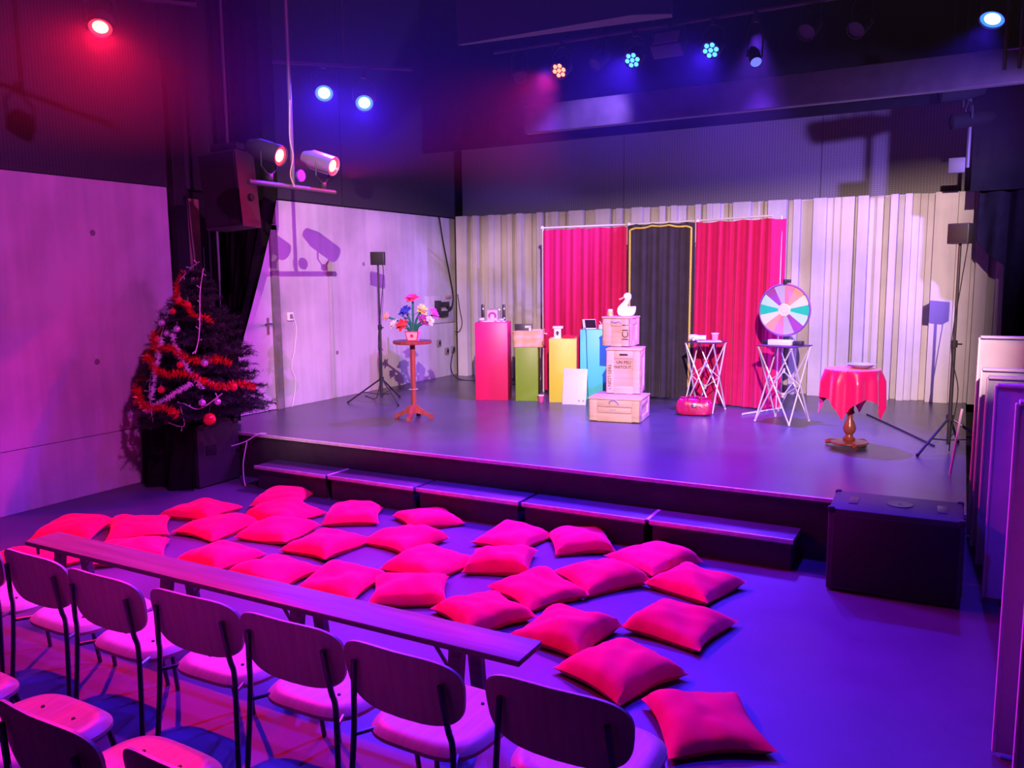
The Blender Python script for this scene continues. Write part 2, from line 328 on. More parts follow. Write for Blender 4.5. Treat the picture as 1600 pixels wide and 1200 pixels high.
# ---------------------------------------------------------------- audience chairs
M_OAK = mat('oak_veneer', (0.52, 0.39, 0.32), 0.42, var=0.12, scale=5, stretch=(9, 1, 1), bump=0.03, bscale=40)
M_TUBE = mat('dark_steel_tube', (0.10, 0.10, 0.13), 0.3, 0.9)
M_SCREW = mat('dark_screw', (0.03, 0.03, 0.03), 0.5, 0.5)
def sgnpow(v, p): return math.copysign(abs(v) ** p, v)
def make_chair():
    t = thing('chair', (0, 0, 0), 'x', 'chair')
    # seat: soft rounded square, dished, with rolled edge
    def seat(u, v):
        a = 2 * pi * u; r = v
        sx = sgnpow(cos(a), 0.52) * 0.235; sy = sgnpow(sin(a), 0.52) * 0.225
        if sy < 0: sx *= 1 - 0.06 * (-sy / 0.215)
        z = 0.462 - 0.012 * (1 - r ** 3) - 0.032 * (max(0, r - 0.84) / 0.16) ** 1.5
        return (sx * r, sy * r, z)
    def ring(b, fn, th, nu=48, nv=12):
        P = [[Vector(fn(i / nu, j / nv)) for j in range(1, nv + 1)] for i in range(nu)]
        for sgn in (0, -th):
            c = b.bm.verts.new(Vector(fn(0, 0)) + Vector((0, 0, sgn)))
            V = [[b.bm.verts.new(p + Vector((0, 0, sgn))) for p in row] for row in P]
            for i in range(nu):
                k = (i + 1) % nu; b.bm.faces.new((c, V[i][0], V[k][0]))
                for j in range(nv - 1): b.bm.faces.new((V[i][j], V[i][j + 1], V[k][j + 1], V[k][j]))
            if sgn == 0: top = V
            else:
                for i in range(nu):
                    k = (i + 1) % nu; b.bm.faces.new((top[i][-1], V[i][-1], V[k][-1], top[k][-1]))
    b = B(); ring(b, seat, 0.014); st = b.build('seat', M_OAK, t)
    for sx in (-0.09, 0.09):
        for sy in (-0.10, 0.11):
            B().lathe([(0, 0.004), (0.006, 0.003), (0.007, -0.002)], (sx, sy, 0.4535), n=8).build('screw', M_SCREW, st)
    # backrest: wide rounded plywood shell, bowed
    def back(u, v, off):
        a = 2 * pi * u; x = sgnpow(cos(a), 0.55) * 0.245 * v; h = sgnpow(sin(a), 0.62) * 0.125 * v
        x *= 1 + 0.05 * h / 0.125
        z = 0.675 + h; y = -0.262 - 0.16 * h + 0.55 * x * x + off
        return (x, y, z)
    b = B(); nu, nv = 48, 8; tops = []
    for off in (0.0, -0.011):
        c = b.bm.verts.new(Vector(back(0, 0, off))); V = [[b.bm.verts.new(Vector(back(i / nu, j / nv, off))) for j in range(1, nv + 1)] for i in range(nu)]
        for i in range(nu):
            k = (i + 1) % nu; b.bm.faces.new((c, V[i][0], V[k][0]))
            for j in range(nv - 1): b.bm.faces.new((V[i][j], V[i][j + 1], V[k][j + 1], V[k][j]))
        tops.append(V)
    for i in range(nu):
        k = (i + 1) % nu; b.bm.faces.new((tops[0][i][-1], tops[1][i][-1], tops[1][k][-1], tops[0][k][-1]))
    b.build('backrest', M_OAK, t)
    for s in (-1, 1):
        B().tube(catmull([(s * 0.232, -0.285, 0.0), (s * 0.215, -0.262, 0.30), (s * 0.205, -0.252, 0.50), (s * 0.195, -0.262, 0.57), (s * 0.178, -0.277, 0.72)], 4), 0.0105, 8).build('leg', M_TUBE, t, label='rear leg running up the backrest')
        B().tube(catmull([(s * 0.21, 0.235, 0.0), (s * 0.195, 0.195, 0.30), (s * 0.185, 0.17, 0.428)], 3), 0.0105, 8).build('leg', M_TUBE, t, label='front leg')
        B().tube([(s * 0.185, 0.17, 0.43), (s * 0.165, -0.12, 0.428), (s * 0.17, -0.17, 0.43), (s * 0.208, -0.253, 0.435)], 0.0085, 8).build('seat_rail', M_TUBE, t)
    B().tube([(-0.185, 0.17, 0.43), (0.185, 0.17, 0.43)], 0.009, 8).build('cross_bar', M_TUBE, t)
    return t
proto = make_chair(); first = True
FRONT = [(-4.12, 'front-row chair cut off by the left picture edge, beside the dim wall'), (-3.60, 'front-row wooden chair at far left, nearest the bench end trestle'),
         (-3.09, 'front-row wooden chair second from the left picture edge'), (-2.58, 'front-row wooden chair third from the left picture edge'),
         (-2.07, 'front-row wooden chair third from the right end'), (-1.56, 'front-row wooden chair second from the right end'),
         (-1.01, 'rightmost front-row wooden chair, nearest the lone square cushion')]
SECOND = [(-3.36, 'second-row chair at the left picture edge, only seat corner showing'), (-2.80, 'second-row wooden chair with violet-lit seat at lower left'),
          (-2.22, 'second-row wooden chair with pale blue-lit seat at the bottom edge'), (-1.67, 'rightmost second-row chair, only its front edge in the picture')]
for row, y, g in ((FRONT, 2.335, 'chairs in the front row'), (SECOND, 1.545, 'chairs in the second row')):
    for i, (x, lab) in enumerate(row):
        c = proto if first else copy_tree(proto); first = False
        c.location = (x, y + 0.012 * sin(i * 2.3), 0); c.rotation_euler = (0, 0, rad(1.5 * sin(i * 1.7 + y))); setp(c, lab, 'chair', g)

# ---------------------------------------------------------------- bench
M_BENCH = mat('dark_stained_bench', (0.17, 0.105, 0.085), 0.45, var=0.25, scale=3, stretch=(0.6, 10, 10), bump=0.04)
t = thing('bench', (-3.2, 2.9, 0), 'long low dark wooden bench behind the cushions', 'bench')
B().box((0, 0, 0.437), (3.38, 0.215, 0.028), bev=0.005).build('seat_plank', M_BENCH, t)
for x in (-1.40, -0.47, 0.46, 1.37):
    B().box((x, 0, 0.405), (0.05, 0.19, 0.036), bev=0.004).build('batten', M_BENCH, t)
    for s in (-1, 1):
        b = B(); b.prism([(-0.03, 0.0), (0.03, 0.0), (0.034, 0.42), (-0.034, 0.42)], -0.018, 0.018)
        b.build('leg', M_BENCH, t, loc=(x, s * 0.125, 0.0), rot=(rad(90) + s * rad(7.5), 0, 0))
    B().tube([(x - 0.02 * (1 if x < 0 else -1), 0, 0.14), (x + (0.2 if x < 0 else -0.2), 0, 0.42)], 0.009, 6).build('brace', M_BENCH, t)
B().box((-1.6, -0.085, 0.405), (0.02, 0.012, 0.06), bev=0.003).build('hook', M_TUBE, t)

# ---------------------------------------------------------------- floor cushions
M_CUSH = mat('pink_red_cotton', (0.88, 0.005, 0.078), 0.85, var=0.06, scale=6, bump=0.12, bscale=180, sheen=0.15, spec=0.2)
def cushion_mesh(seed, n=22):
    R = random.Random(seed); ph = [R.uniform(0, 6.28) for _ in range(8)]; lean = (R.uniform(-.35, .35), R.uniform(-.35, .35)); dent = (R.uniform(-.35, .35), R.uniform(-.35, .35), R.uniform(0.0, 0.28))
    b = B(); V = {}
    H = 0.088 * R.uniform(0.9, 1.15); h = 0.24
    for side in (1, -1):
        for i in range(n + 1):
            for j in range(n + 1):
                u = -1 + 2 * i / n; v = -1 + 2 * j / n
                edge = max(abs(u), abs(v)) >= 0.999
                if side == -1 and edge: V[(side, i, j)] = V[(1, i, j)]; continue
                e = max(0.0, (1 - abs(u) ** 3.2)) ** 0.5 * max(0.0, (1 - abs(v) ** 3.2)) ** 0.5
                x = u * (1 - 0.11 * (1 - v * v)) ; y = v * (1 - 0.11 * (1 - u * u))
                rim = 1 - e
                wr = rim * 0.16 * (sin(15 * v + ph[0]) * abs(u) ** 3 + sin(13 * u + ph[1]) * abs(v) ** 3 + 0.6 * sin(27 * (u + v) + ph[2]) * max(abs(u), abs(v)) ** 3)
                zt = H * e * (1 + lean[0] * u + lean[1] * v) + H * 0.45 * wr * (e > 0.02)
                dd = (u - dent[0]) ** 2 + (v - dent[1]) ** 2; zt -= H * dent[2] * math.exp(-dd / 0.05) * e
                zt += 0.006 * e * sin(5 * u + 3 * v + ph[3]) + 0.004 * e * sin(9 * v - 4 * u + ph[4])
                z = zt if side == 1 else -0.032 * min(1, e * 2.2)
                zr = 0.034 + 0.012 * sin(3 * u + ph[5]) * sin(2.5 * v + ph[6])
                V[(side, i, j)] = b.bm.verts.new((x * h * (1 + 0.02 * sin(ph[7] + 3 * v)), y * h, max(0.001, zr + z) if side == -1 else zr + max(z, 0.0)))
        for i in range(n):
            for j in range(n):
                q = [V[(side, i, j)], V[(side, i + 1, j)], V[(side, i + 1, j + 1)], V[(side, i, j + 1)]]
                b.bm.faces.new(q if side == 1 else q[::-1])
    me = b.mesh('cushion', M_CUSH, smooth=True)
    return me
CUSHM = [cushion_mesh(s) for s in range(8)]
CUSH = [
 (-6.15, 3.91, 32, 'cushion closest to the concrete wall, beyond the bench left end'),
 (-5.70, 4.16, -40, 'upper cushion of the touching pair behind the bench left end'),
 (-5.24, 3.76, -43, 'lower cushion of the touching pair behind the bench left end'),
 (-5.68, 3.32, -11, 'cushion half under the far left tip of the bench'),
 (-5.66, 4.75, 9, 'flat wide cushion nearest the box under the Christmas tree'),
 (-5.16, 4.47, -1, 'diamond-shaped cushion just in front of the one nearest the tree box'),
 (-5.30, 5.34, 30, 'rear cushion of the two piled at the step left end'),
 (-4.93, 5.00, -8, 'crumpled front cushion of the two piled at the step left end'),
 (-4.40, 5.24, 33, 'separate square cushion close to the second step platform'),
 (-3.78, 5.44, -34, 'puffy cushion close to the middle step platform'),
 (-4.64, 4.62, 8, 'cushion left of a pair touching corners, below the piled two'),
 (-4.08, 4.54, -3, 'cushion right of a pair touching corners, below the piled two'),
 (-3.63, 4.91, -10, 'cushion below the puffy one, touching the cushion in front of it'),
 (-2.91, 5.30, -3, 'wide cushion behind the square one in the middle rows'),
 (-3.15, 4.55, -8, 'plump cushion touching the square middle-row one on its right'),
 (-2.74, 4.82, 20, 'square middle-row cushion right of the plump one'),
 (-2.42, 5.46, 34, 'cushion closest to the fourth step platform from the left'),
 (-1.82, 5.36, -28, 'rear cushion of the right-hand pair nearest the big black speaker'),
 (-1.42, 5.02, -17, 'creased front cushion of the right-hand pair nearest the big black speaker'),
 (-2.00, 4.86, -37, 'small-looking cushion tucked behind a big one right of centre'),
 (-2.27, 4.46, -31, 'big cushion overlapping the one tucked behind it right of centre'),
 (-1.32, 4.37, -10, 'flat seamed cushion alone at right, below the creased one'),
 (-2.40, 4.00, -30, 'pointed cushion just beyond the bench right half'),
 (-1.86, 3.99, -7, 'cushion beyond the bench right tip, under the corner of another'),
 (-1.42, 3.70, -24, 'big diamond-shaped cushion in front of the bench right tip'),
 (-0.90, 3.40, 33, 'lone square cushion nearest the camera beside the last chair'),
 (-2.99, 4.08, 32, 'upright-looking wrinkled cushion beyond the bench middle'),
 (-3.47, 3.98, 11, 'cushion partly hidden by the bench middle, left of the wrinkled one'),
 (-3.99, 3.92, -3, 'low cushion partly hidden by the bench left half'),
 (-4.57, 3.98, -5, 'cushion with folded right corner beyond the bench left half')]
random.seed(5)
for i, (x, y, a, lab) in enumerate(CUSH):
    o = link_mesh('floor_cushion', CUSHM[i % 8], None, (x, y, 0.0), (0, 0, rad(a + 90 * (i // 8)))); setp(o, 'bright pink ' + lab, 'cushion', 'pink floor cushions')
    o.scale = (1.0 + 0.04 * sin(i * 1.9), 1.0 + 0.04 * sin(i * 2.7 + 1), 1.0)

# ---------------------------------------------------------------- loudspeakers
M_GRILLE = mat('black_grille', (0.010, 0.010, 0.012), 0.6, bump=0.3, bscale=400)
M_CAB = mat('textured_black_cabinet', (0.035, 0.033, 0.042), 0.5, bump=0.15, bscale=150)
M_PLATE = mat('pole_plate', (0.06, 0.055, 0.05), 0.4, 0.3)
t = thing('subwoofer', (-0.305, 5.64, 0), 'large black loudspeaker box on the floor at the right stage corner', 'speaker', rad(1.5))
B().box((0, 0, 0.275), (0.76, 0.48, 0.53), bev=0.012).build('cabinet', M_CAB, t)
B().box((0, -0.243, 0.27), (0.70, 0.012, 0.47), bev=0.005).build('grille', M_GRILLE, t)
B().lathe([(0, 0.004), (0.075, 0.004), (0.08, 0.0)], (0.02, 0.02, 0.541), n=28).lathe([(0, 0.006), (0.012, 0.006), (0.015, 0.003)], (0.02, 0.02, 0.541), n=12).build('pole_socket', M_PLATE, t)
for x in (-0.25, 0.26): B().box((x, 0.0, 0.541), (0.055, 0.17, 0.006), bev=0.002).build('skid_recess', M_PLATE, t)
for x in (-0.365, 0.365):
    for y in (-0.225, 0.225): B().box((x, y, 0.53), (0.04, 0.04, 0.04), bev=0.01).build('corner', M_BLACKSATIN, t)
    for y in (-0.225, 0.225): B().lathe([(0, 0), (0.02, 0), (0.022, 0.012)], (x * 0.92, y * 0.85, 0.0), n=10).build('foot', M_BLACKSATIN, t)
t = thing('subwoofer', (-6.74, 5.60, 0), 'black loudspeaker box with side handle standing under the Christmas tree', 'speaker')
B().box((0, 0, 0.31), (0.74, 0.52, 0.60), bev=0.012).build('cabinet', M_CAB, t)
B().box((0, -0.264, 0.31), (0.68, 0.012, 0.54), bev=0.005).build('grille', M_GRILLE, t)
B().box((0.372, -0.10, 0.36), (0.008, 0.13, 0.10), bev=0.003).build('side_handle', M_BLACK, t)
for y in (-0.22, 0.22): B().box((0.36, y, 0.60), (0.05, 0.06, 0.05), bev=0.01).build('corner', M_BLACKSATIN, t)
# shaggy cloth over the front of it
def cloth(u, v):
    x = -7.10 + 0.74 * u; z = 0.655 - 0.655 * v
    return (x, 5.275 - 0.05 * v + 0.035 * sin(14 * u + 1.0) * (0.3 + v) + 0.015 * sin(31 * u + 3 * v), max(0.004, z + 0.012 * sin(9 * u)))
one('draped_cloth', B().sheet(cloth, 40, 14, 0.006), M_DRAPE, 'black fluffy cloth hung over the front of the box under the tree', 'cloth')
# hung speaker
t = thing('hanging_speaker', (-5.93, 5.50, 2.47), 'black wedge loudspeaker hanging from a pole beside the black drape', 'speaker')
TS = Matrix.Translation((0.04, 0, 0)) @ Matrix.Rotation(rad(-5), 4, 'Y')
B().prism([(-0.20, -0.15), (0.18, -0.07), (0.13, 0.20), (-0.25, 0.12)], 0.0, 0.68, M=TS).build('cabinet', M_CAB, t)
B().prism([(-0.19, -0.160), (0.165, -0.085), (0.165, -0.073), (-0.19, -0.148)], 0.02, 0.66, M=TS).build('grille', M_GRILLE, t)
B().box((-0.03, 0.02, 0.73), (0.34, 0.10, 0.06), bev=0.008).box((0.0, 0.0, 0.70), (0.06, 0.06, 0.06)).build('bracket', M_BLACKSATIN, t)
B().tube([(0.0, 0.0, 0.72), (0.0, 0.0, 3.7)], 0.014, 8).build('pole', mat('dark_pole', (0.05, 0.045, 0.05), 0.6), t)
B().lathe([(0, 0.03), (0.03, 0.03), (0.035, 0.0)], n=10, M=Matrix.Translation((0.165, 0.08, 0.28)) @ Matrix.Rotation(rad(90), 4, 'Y')).build('knob', M_BLACK, t)

# ---------------------------------------------------------------- drapes at the wings
def drape_l(u, v):
    # bunched black leg, pulled aside towards the bottom
    z = 6.1 - 5.62 * v; zz = max(0.0, min(1.0, (2.9 - z) / 2.2))
    xl = -7.05; xr = -6.16 - 0.70 * min(1.0, zz * 1.25) ** 1.15
    x = xl + (xr - xl) * u
    return (x, 6.33 + 0.05 * sin(34 * u) * (1 - 0.5 * zz) + 0.02 * sin(61 * u + 2 * v), z)
one('stage_drape', B().sheet(drape_l, 90, 40, 0.006), M_DRAPE, 'tall black wing drape pulled aside in front of the white door', 'drape')
def drape_r(u, v):
    x = 0.088 + 1.45 * u; zb = 2.36 - 0.28 * min(1, u / 0.19) ** 0.7 if u < 0.195 else 1.2
    z = 2.88 + (zb - 2.88) * v
    return (x, 10.32 + 0.03 * sin(40 * u) + 0.01 * sin(70 * u + 3 * v), z)
one('stage_drape', B().sheet(drape_r, 80, 14, 0.006), M_DRAPE, 'black drape with knotted-up corner at the right stage edge', 'drape')
t = thing('masking_flat', (0.80, 10.28, 2.87), 'large black masking panel hanging at the upper right', 'panel')
B().box((0, 0, 0.66), (1.60, 0.04, 1.32), bev=0.004).build('board', M_DRAPE, t)
for x in (-0.6, 0.6): B().tube([(x, 0, 1.3), (x, 0, 3.31)], 0.006, 6).build('hanging_wire', M_BLACK, t)

# ---------------------------------------------------------------- upright boards at the right edge
M_BOARD = mat('pale_laminate', (0.52, 0.50, 0.55), 0.45, var=0.06)
M_BOARDEDGE = mat('pale_board_edge', (0.68, 0.64, 0.68), 0.4)
UB = [(0.115, 7.0, 1.53, 0.9, 'farthest and palest of the upright boards at the right edge'), (0.135, 6.72, 1.32, 0.9, 'second farthest of the upright boards, lit pink at the right edge'),
      (0.165, 6.30, 1.31, 0.9, 'third farthest of the upright boards, lit violet'), (0.195, 5.66, 1.335, 0.9, 'bright blue upright board in the middle of the row at right'),
      (0.205, 3.78, 1.49, 0.9, 'second nearest upright board, dark with a light left edge'), (0.262, 3.50, 1.35, 0.9, 'nearest and darkest upright board at the lower right corner')]
for x, y, h, w, lab in UB:
    t = thing('upright_board', (x + w / 2, y, 0), lab, 'board', group='upright boards stored at the right')
    B().box((0, 0, h / 2 + 0.01), (w, 0.03, h - 0.02), bev=0.006).build('panel', M_BOARD, t)
    B().box((-w / 2 + 0.006, -0.002, h / 2 + 0.01), (0.016, 0.042, h - 0.02), bev=0.005).build('edge_band', M_BOARDEDGE, t)
    B().box((0, -0.01, h + 0.004), (w - 0.02, 0.075, 0.018), bev=0.005).build('top_rail', M_BOARDEDGE, t)
    for fx in (-w / 2 + 0.12, w / 2 - 0.12): B().box((fx, 0, 0.012), (0.06, 0.16, 0.024), bev=0.005).build('foot', M_BLACKSATIN, t)
one('stick', B().tube([(-0.02, 7.02, S + 0.008), (0.035, 7.06, S + 0.52)], 0.009, 8), M_BOARDEDGE, 'thin pale stick leaning by the right speaker stand', 'stick')

# ---------------------------------------------------------------- speaker stands on stage
def stand(loc, H, lab, feet, headsz, headrot, cable):
    t = thing('lamp_stand', (loc[0], loc[1], S), lab, 'stand')
    B().tube([(0, 0, 0.06), (0, 0, 0.95)], 0.017, 10).build('lower_pole', M_BLACKSATIN, t)
    B().tube([(0, 0, 0.93), (0, 0, H)], 0.0125, 10).build('upper_pole', M_BLACKSATIN, t)
    c = B().lathe([(0.013, 0.0), (0.026, 0.0), (0.026, 0.06), (0.013, 0.06)], (0, 0, 0.91), n=12); c.build('collar', M_BLACK, t)
    B().tube([(0.02, 0, 0.94), (0.06, -0.01, 0.94)], 0.008, 6).build('knob', M_BLACK, t)
    B().lathe([(0.016, 0.0), (0.03, 0.0), (0.03, 0.05), (0.016, 0.05)], (0, 0, 0.27), n=12).build('hub', M_BLACK, t)
    for a in feet:
        dx, dy = cos(rad(a)), sin(rad(a))
        l = B().tube([(0.02 * dx, 0.02 * dy, 0.29), (0.42 * dx, 0.42 * dy, 0.012)], 0.011, 8).build('leg', M_CHROME if 'left' in lab else M_BLACKSATIN, t)
        B().sphere((0.42 * dx, 0.42 * dy, 0.014), 0.016, 8).build('foot', M_BLACK, l)
        B().tube([(0.015 * dx, 0.015 * dy, 0.10), (0.24 * dx, 0.24 * dy, 0.135)], 0.006, 6).build('brace', M_BLACKSATIN, t)
    hd = B().box((0, 0, 0), headsz, bev=0.006).build('head', M_CAB, t, loc=(0, 0, H + headsz[2] / 2 - 0.01), rot=(0, 0, headrot))
    B().box((0, -headsz[1] / 2 - 0.003, 0), (headsz[0] * 0.9, 0.006, headsz[2] * 0.88), bev=0.002).build('front_grille', M_GRILLE, hd)
    B().tube(catmull(cable, 5), 0.005, 6).build('cable', M_BLACK, t)
    return t
stand((-6.36, 8.20), 1.72, 'thin black tripod stand with a small square speaker at the left wall', (-145, -25, 95), (0.17, 0.10, 0.16), rad(26), [(0.055, 0.02, 1.72), (0.06, 0.02, 1.55), (0.022, -0.01, 1.1), (-0.02, -0.015, 0.75), (0.02, -0.02, 0.4), (-0.03, -0.05, 0.1), (-0.25, 0.15, 0.008), (-0.55, 0.35, 0.008)])
stand((-0.05, 8.02), 1.80, 'black tripod stand with a small square speaker by the right boards', (-122, -10, 80), (0.17, 0.13, 0.17), rad(-20), [(0.06, -0.01, 1.82), (0.05, -0.02, 1.7), (0.02, -0.02, 1.4), (-0.02, -0.02, 0.9), (0.05, -0.02, 0.55), (0.02, -0.03, 0.2), (0.01, -0.05, 0.01)])

# ---------------------------------------------------------------- backdrop screen
M_VELVET = mat('crimson_velvet', (0.62, 0.010, 0.11), 0.7, var=0.05, scale=9, sheen=0.25, spec=0.15)
M_BLACKV = mat('black_velvet', (0.045, 0.035, 0.055), 0.8, var=0.15, sheen=0.4, spec=0.2)
M_GOLD = mat('gold_sequin', (0.95, 0.72, 0.10), 0.35, 0.2, var=0.3, scale=120)
def curtain(path, z0, z1, waves, amp, seed, drop):
    R = random.Random(seed); P = [Vector((*p, 0)) for p in path]; L = [0]
    for a, b in zip(P, P[1:]): L.append(L[-1] + (b - a).length)
    ph = [R.uniform(0, 6.28) for _ in range(4)]
    def fn(u, v):
        d = u * L[-1]; k = max(i for i in range(len(P) - 1) if L[i] <= d + 1e-9); f = (d - L[k]) / (L[k + 1] - L[k])
        p = P[k].lerp(P[k + 1], f); tn = (P[k + 1] - P[k]).normalized(); nn = Vector((-tn.y, tn.x, 0))
        w = waves * 2 * pi * u
        a = amp * (0.35 + 0.65 * v) * (sin(w + 0.8 * sin(3 * v + ph[0]) + ph[1]) + 0.55 * sin(w * 1.73 + 1.3 * v + ph[2]) + 0.3 * sin(w * 0.41 + ph[3]))
        z = z1 + (z0 - z1) * v - drop * abs(sin(pi * u * 4 + ph[0])) * (1 - v) * 0.5
        q = p - nn * a; return (q.x, q.y, z)
    return fn
one('red_curtain', B().sheet(curtain([(-4.93, 9.90), (-3.76, 9.90)], S + 0.03, 2.63, 8.5, 0.017, 1, 0.03), 260, 24, 0.005), M_VELVET, 'left crimson velvet curtain of the stage backdrop', 'curtain')
one('red_curtain', B().sheet(curtain([(-2.84, 9.80), (-1.92, 9.57), (-1.79, 9.73)], S + 0.02, 2.635, 9, 0.017, 2, 0.03), 280, 24, 0.005), M_VELVET, 'right crimson velvet curtain of the stage backdrop, behind the colour wheel', 'curtain')
t = thing('black_curtain', (0, 0, 0), 'narrow black curtain with gold trim between the two crimson curtains', 'curtain')
fnb = curtain([(-3.73, 9.85), (-2.86, 9.81)], S + 0.04, 2.645, 7, 0.013, 3, 0.03)
B().sheet(fnb, 200, 24, 0.005).build('cloth', M_BLACKV, t)
def off(p, d=0.02): return (p[0], p[1] - d, p[2])
trim = [off(fnb(0.045, 0.93 - 0.9 * k / 60)) for k in range(61)] + [off(fnb(0.045 + 0.91 * k / 50, 0.028 - 0.016 * sin(pi * k / 50))) for k in range(1, 50)] + [off(fnb(0.955, 0.03 + 0.9 * k / 60)) for k in range(61)]
B().tube(trim, 0.013, 6).build('gold_trim', M_GOLD, t)
b = B()
for k in range(0, len(trim) - 1):
    for f in (0.0, 0.5):
        p = Vector(trim[k]).lerp(Vector(trim[k + 1]), f); b.sphere((p.x, p.y - 0.006, p.z), 0.012, 6)
b.build('gold_beads', M_GOLD, t)
t = thing('backdrop_frame', (-3.4, 9.9, S), 'thin white pipe frame carrying the stage curtains', 'frame')
M_WPIPE = mat('white_pipe', (0.75, 0.72, 0.75), 0.35)
for n, a, b2 in (('top_pipe', (-1.55, 0.03, 2.19), (-0.33, 0.03, 2.19)), ('top_pipe', (-0.33, 0.03, 2.19), (0.56, -0.06, 2.195)), ('top_pipe', (0.56, -0.06, 2.195), (1.48, -0.31, 2.2)),
                 ('upright', (-1.55, 0.03, 0.0), (-1.55, 0.03, 2.21)), ('upright', (-0.34, 0.035, 0.0), (-0.34, 0.035, 2.21)), ('upright', (0.56, -0.05, 0.0), (0.56, -0.05, 2.21)), ('upright', (1.56, -0.22, 0.0), (1.56, -0.22, 2.2))):
    B().tube([a, b2], 0.013, 8).build(n, M_WPIPE, t)
for p in ((-1.555, 0.02, 2.19), (-0.34, 0.02, 2.19), (0.56, -0.07, 2.19)): B().sphere(p, 0.028, 10).build('corner_joint', M_WPIPE, t)
B().tube([(1.31, -0.76, 0.012), (1.62, -0.13, 0.012)], 0.011, 8).build('base_foot', M_WPIPE, t)

# ---------------------------------------------------------------- painted plinths
def plinth(name, corner, w, d, h, ang, m, lab):
    t = setp(B().box((w / 2, d / 2, h / 2), (w, d, h), bev=0.004).build(name, m, None, True, (corner[0], corner[1], S), (0, 0, ang)), lab, 'plinth', 'painted display plinths')
    return t
M_PK = mat('pink_paint', (0.80, 0.015, 0.14), 0.4); M_GN = mat('green_paint', (0.26, 0.46, 0.035), 0.45); M_YE = mat('yellow_paint', (0.86, 0.80, 0.08), 0.45); M_CY = mat('turquoise_paint', (0.10, 0.78, 0.72), 0.45)
A = rad(22)
plinth('pink_plinth', (-5.37, 8.84), 0.415, 0.40, 0.985, A, M_PK, 'tall pink plinth, leftmost of the row, with a framed picture on it')
plinth('green_plinth', (-4.88, 9.00), 0.285, 0.32, 0.675, A, M_GN, 'short olive green plinth carrying the paper box')
plinth('yellow_plinth', (-4.45, 9.08), 0.335, 0.34, 0.79, A, M_YE, 'yellow plinth behind the leaning white board')
plinth('turquoise_plinth', (-4.20, 9.46), 0.36, 0.24, 0.885, A, M_CY, 'turquoise plinth half hidden by the wooden crates')
def local(c, ang, x, y, z): return (c[0] + x * cos(ang) - y * sin(ang), c[1] + x * sin(ang) + y * cos(ang), S + z)
# things on the pink plinth
M_WHITE = mat('white_gloss', (0.88, 0.88, 0.86), 0.4); M_PPINK = mat('pale_pink_card', (0.80, 0.45, 0.50), 0.6); M_CURL = mat('dusky_pink_print', (0.55, 0.12, 0.25), 0.7); M_GLASS = mat('clear_acrylic', (0.95, 0.9, 0.95), 0.05, trans=0.95)
c = (-5.37, 8.84)
t = thing('picture_holder', local(c, A, 0.21, 0.17, 0.985), 'pink portrait card in a clear holder between two dark uprights', 'picture', A)
for x in (-0.135, 0.135):
    u = B().box((x, 0.04, 0.11), (0.04, 0.018, 0.22), bev=0.003).build('upright', M_BLACKSATIN, t)
    for z in (0.045, 0.165): B().lathe([(0, 0.004), (0.010, 0.004), (0.011, 0)], n=10, M=Matrix.Translation((x + 0.006, 0.031, z)) @ Matrix.Rotation(rad(90), 4, 'X')).build('bolt', M_WHITE, u)
cd = B().box((-0.005, -0.02, 0.075), (0.13, 0.012, 0.15), bev=0.002).build('card', M_PPINK, t)
b = B()
for k in range(13):
    a = rad(-25 + 230 * k / 12); b.lathe([(0, 0.003), (0.014, 0.003), (0.015, 0.0)], n=8, M=Matrix.Translation((-0.005 + 0.040 * cos(a), -0.026, 0.078 + 0.036 * sin(a))) @ Matrix.Rotation(rad(90), 4, 'X'))
b.build('printed_curls', M_CURL, cd)
B().lathe([(0, 0.002), (0.027, 0.002), (0.028, 0)], n=14, M=Matrix.Translation((-0.003, -0.026, 0.062)) @ Matrix.Rotation(rad(90), 4, 'X')).build('printed_face', mat('blush_print', (0.85, 0.6, 0.6), 0.7), cd)
B().box((0.03, 0.01, 0.085), (0.14, 0.004, 0.17), bev=0.001).build('clear_sheet', M_GLASS, t)
B().box((-0.0, 0.0, 0.008), (0.32, 0.14, 0.012), bev=0.004).build('base', M_WHITE, t)
for k, (x, w) in enumerate(((-0.13, 0.08), (0.045, 0.055), (0.125, 0.06))):
    one('white_ball', B().sphere((0, 0, 0), 0.5 * w, 10, (1, 0.8, 0.55)), M_WHITE, ('leftmost', 'middle', 'rightmost')[k] + ' small white ball at the foot of the portrait card', 'ball', 'white balls on the pink plinth', local(c, A, 0.21 + x, 0.07, 0.985 + 0.014 + w * 0.275))
# paper box on the green plinth
M_KRAFT = mat('kraft_paper', (0.78, 0.50, 0.28), 0.7, var=0.12, scale=14, bump=0.15, bscale=25)
c = (-4.88, 9.0)
t = thing('paper_box', local(c, A, 0.155, 0.13, 0.675), 'crumpled tan paper box standing on the short green plinth', 'box', A)
def pb(u, v):
    a = 2 * pi * u; q = 1 - v
    w = 0.185 + 0.012 * q; d = 0.12 + 0.01 * q
    x = sgnpow(cos(a), 0.35) * w; y = sgnpow(sin(a), 0.35) * d
    return (x + 0.004 * sin(11 * v + 9 * u), y + 0.004 * sin(13 * v + 7 * u), 0.004 + 0.205 * q + (0.006 * sin(6 * a) + 0.008 * cos(a)) * (q > 0.9))
B().sheet(pb, 48, 8, 0.004).build('side_wall', M_KRAFT, t)
B().prism([(-0.17, -0.10), (0.17, -0.10), (0.17, 0.10), (-0.17, 0.10)], 0.0, 0.008).build('base', M_KRAFT, t)
t2 = thing('black_folder', local(c, A, 0.09, 0.13, 0.71), 'dark folder with a white corner sticking out of the paper box', 'folder', A)
B().box((0, 0.03, 0.125), (0.22, 0.02, 0.25), bev=0.003).build('cover', M_BLACKSATIN, t2)
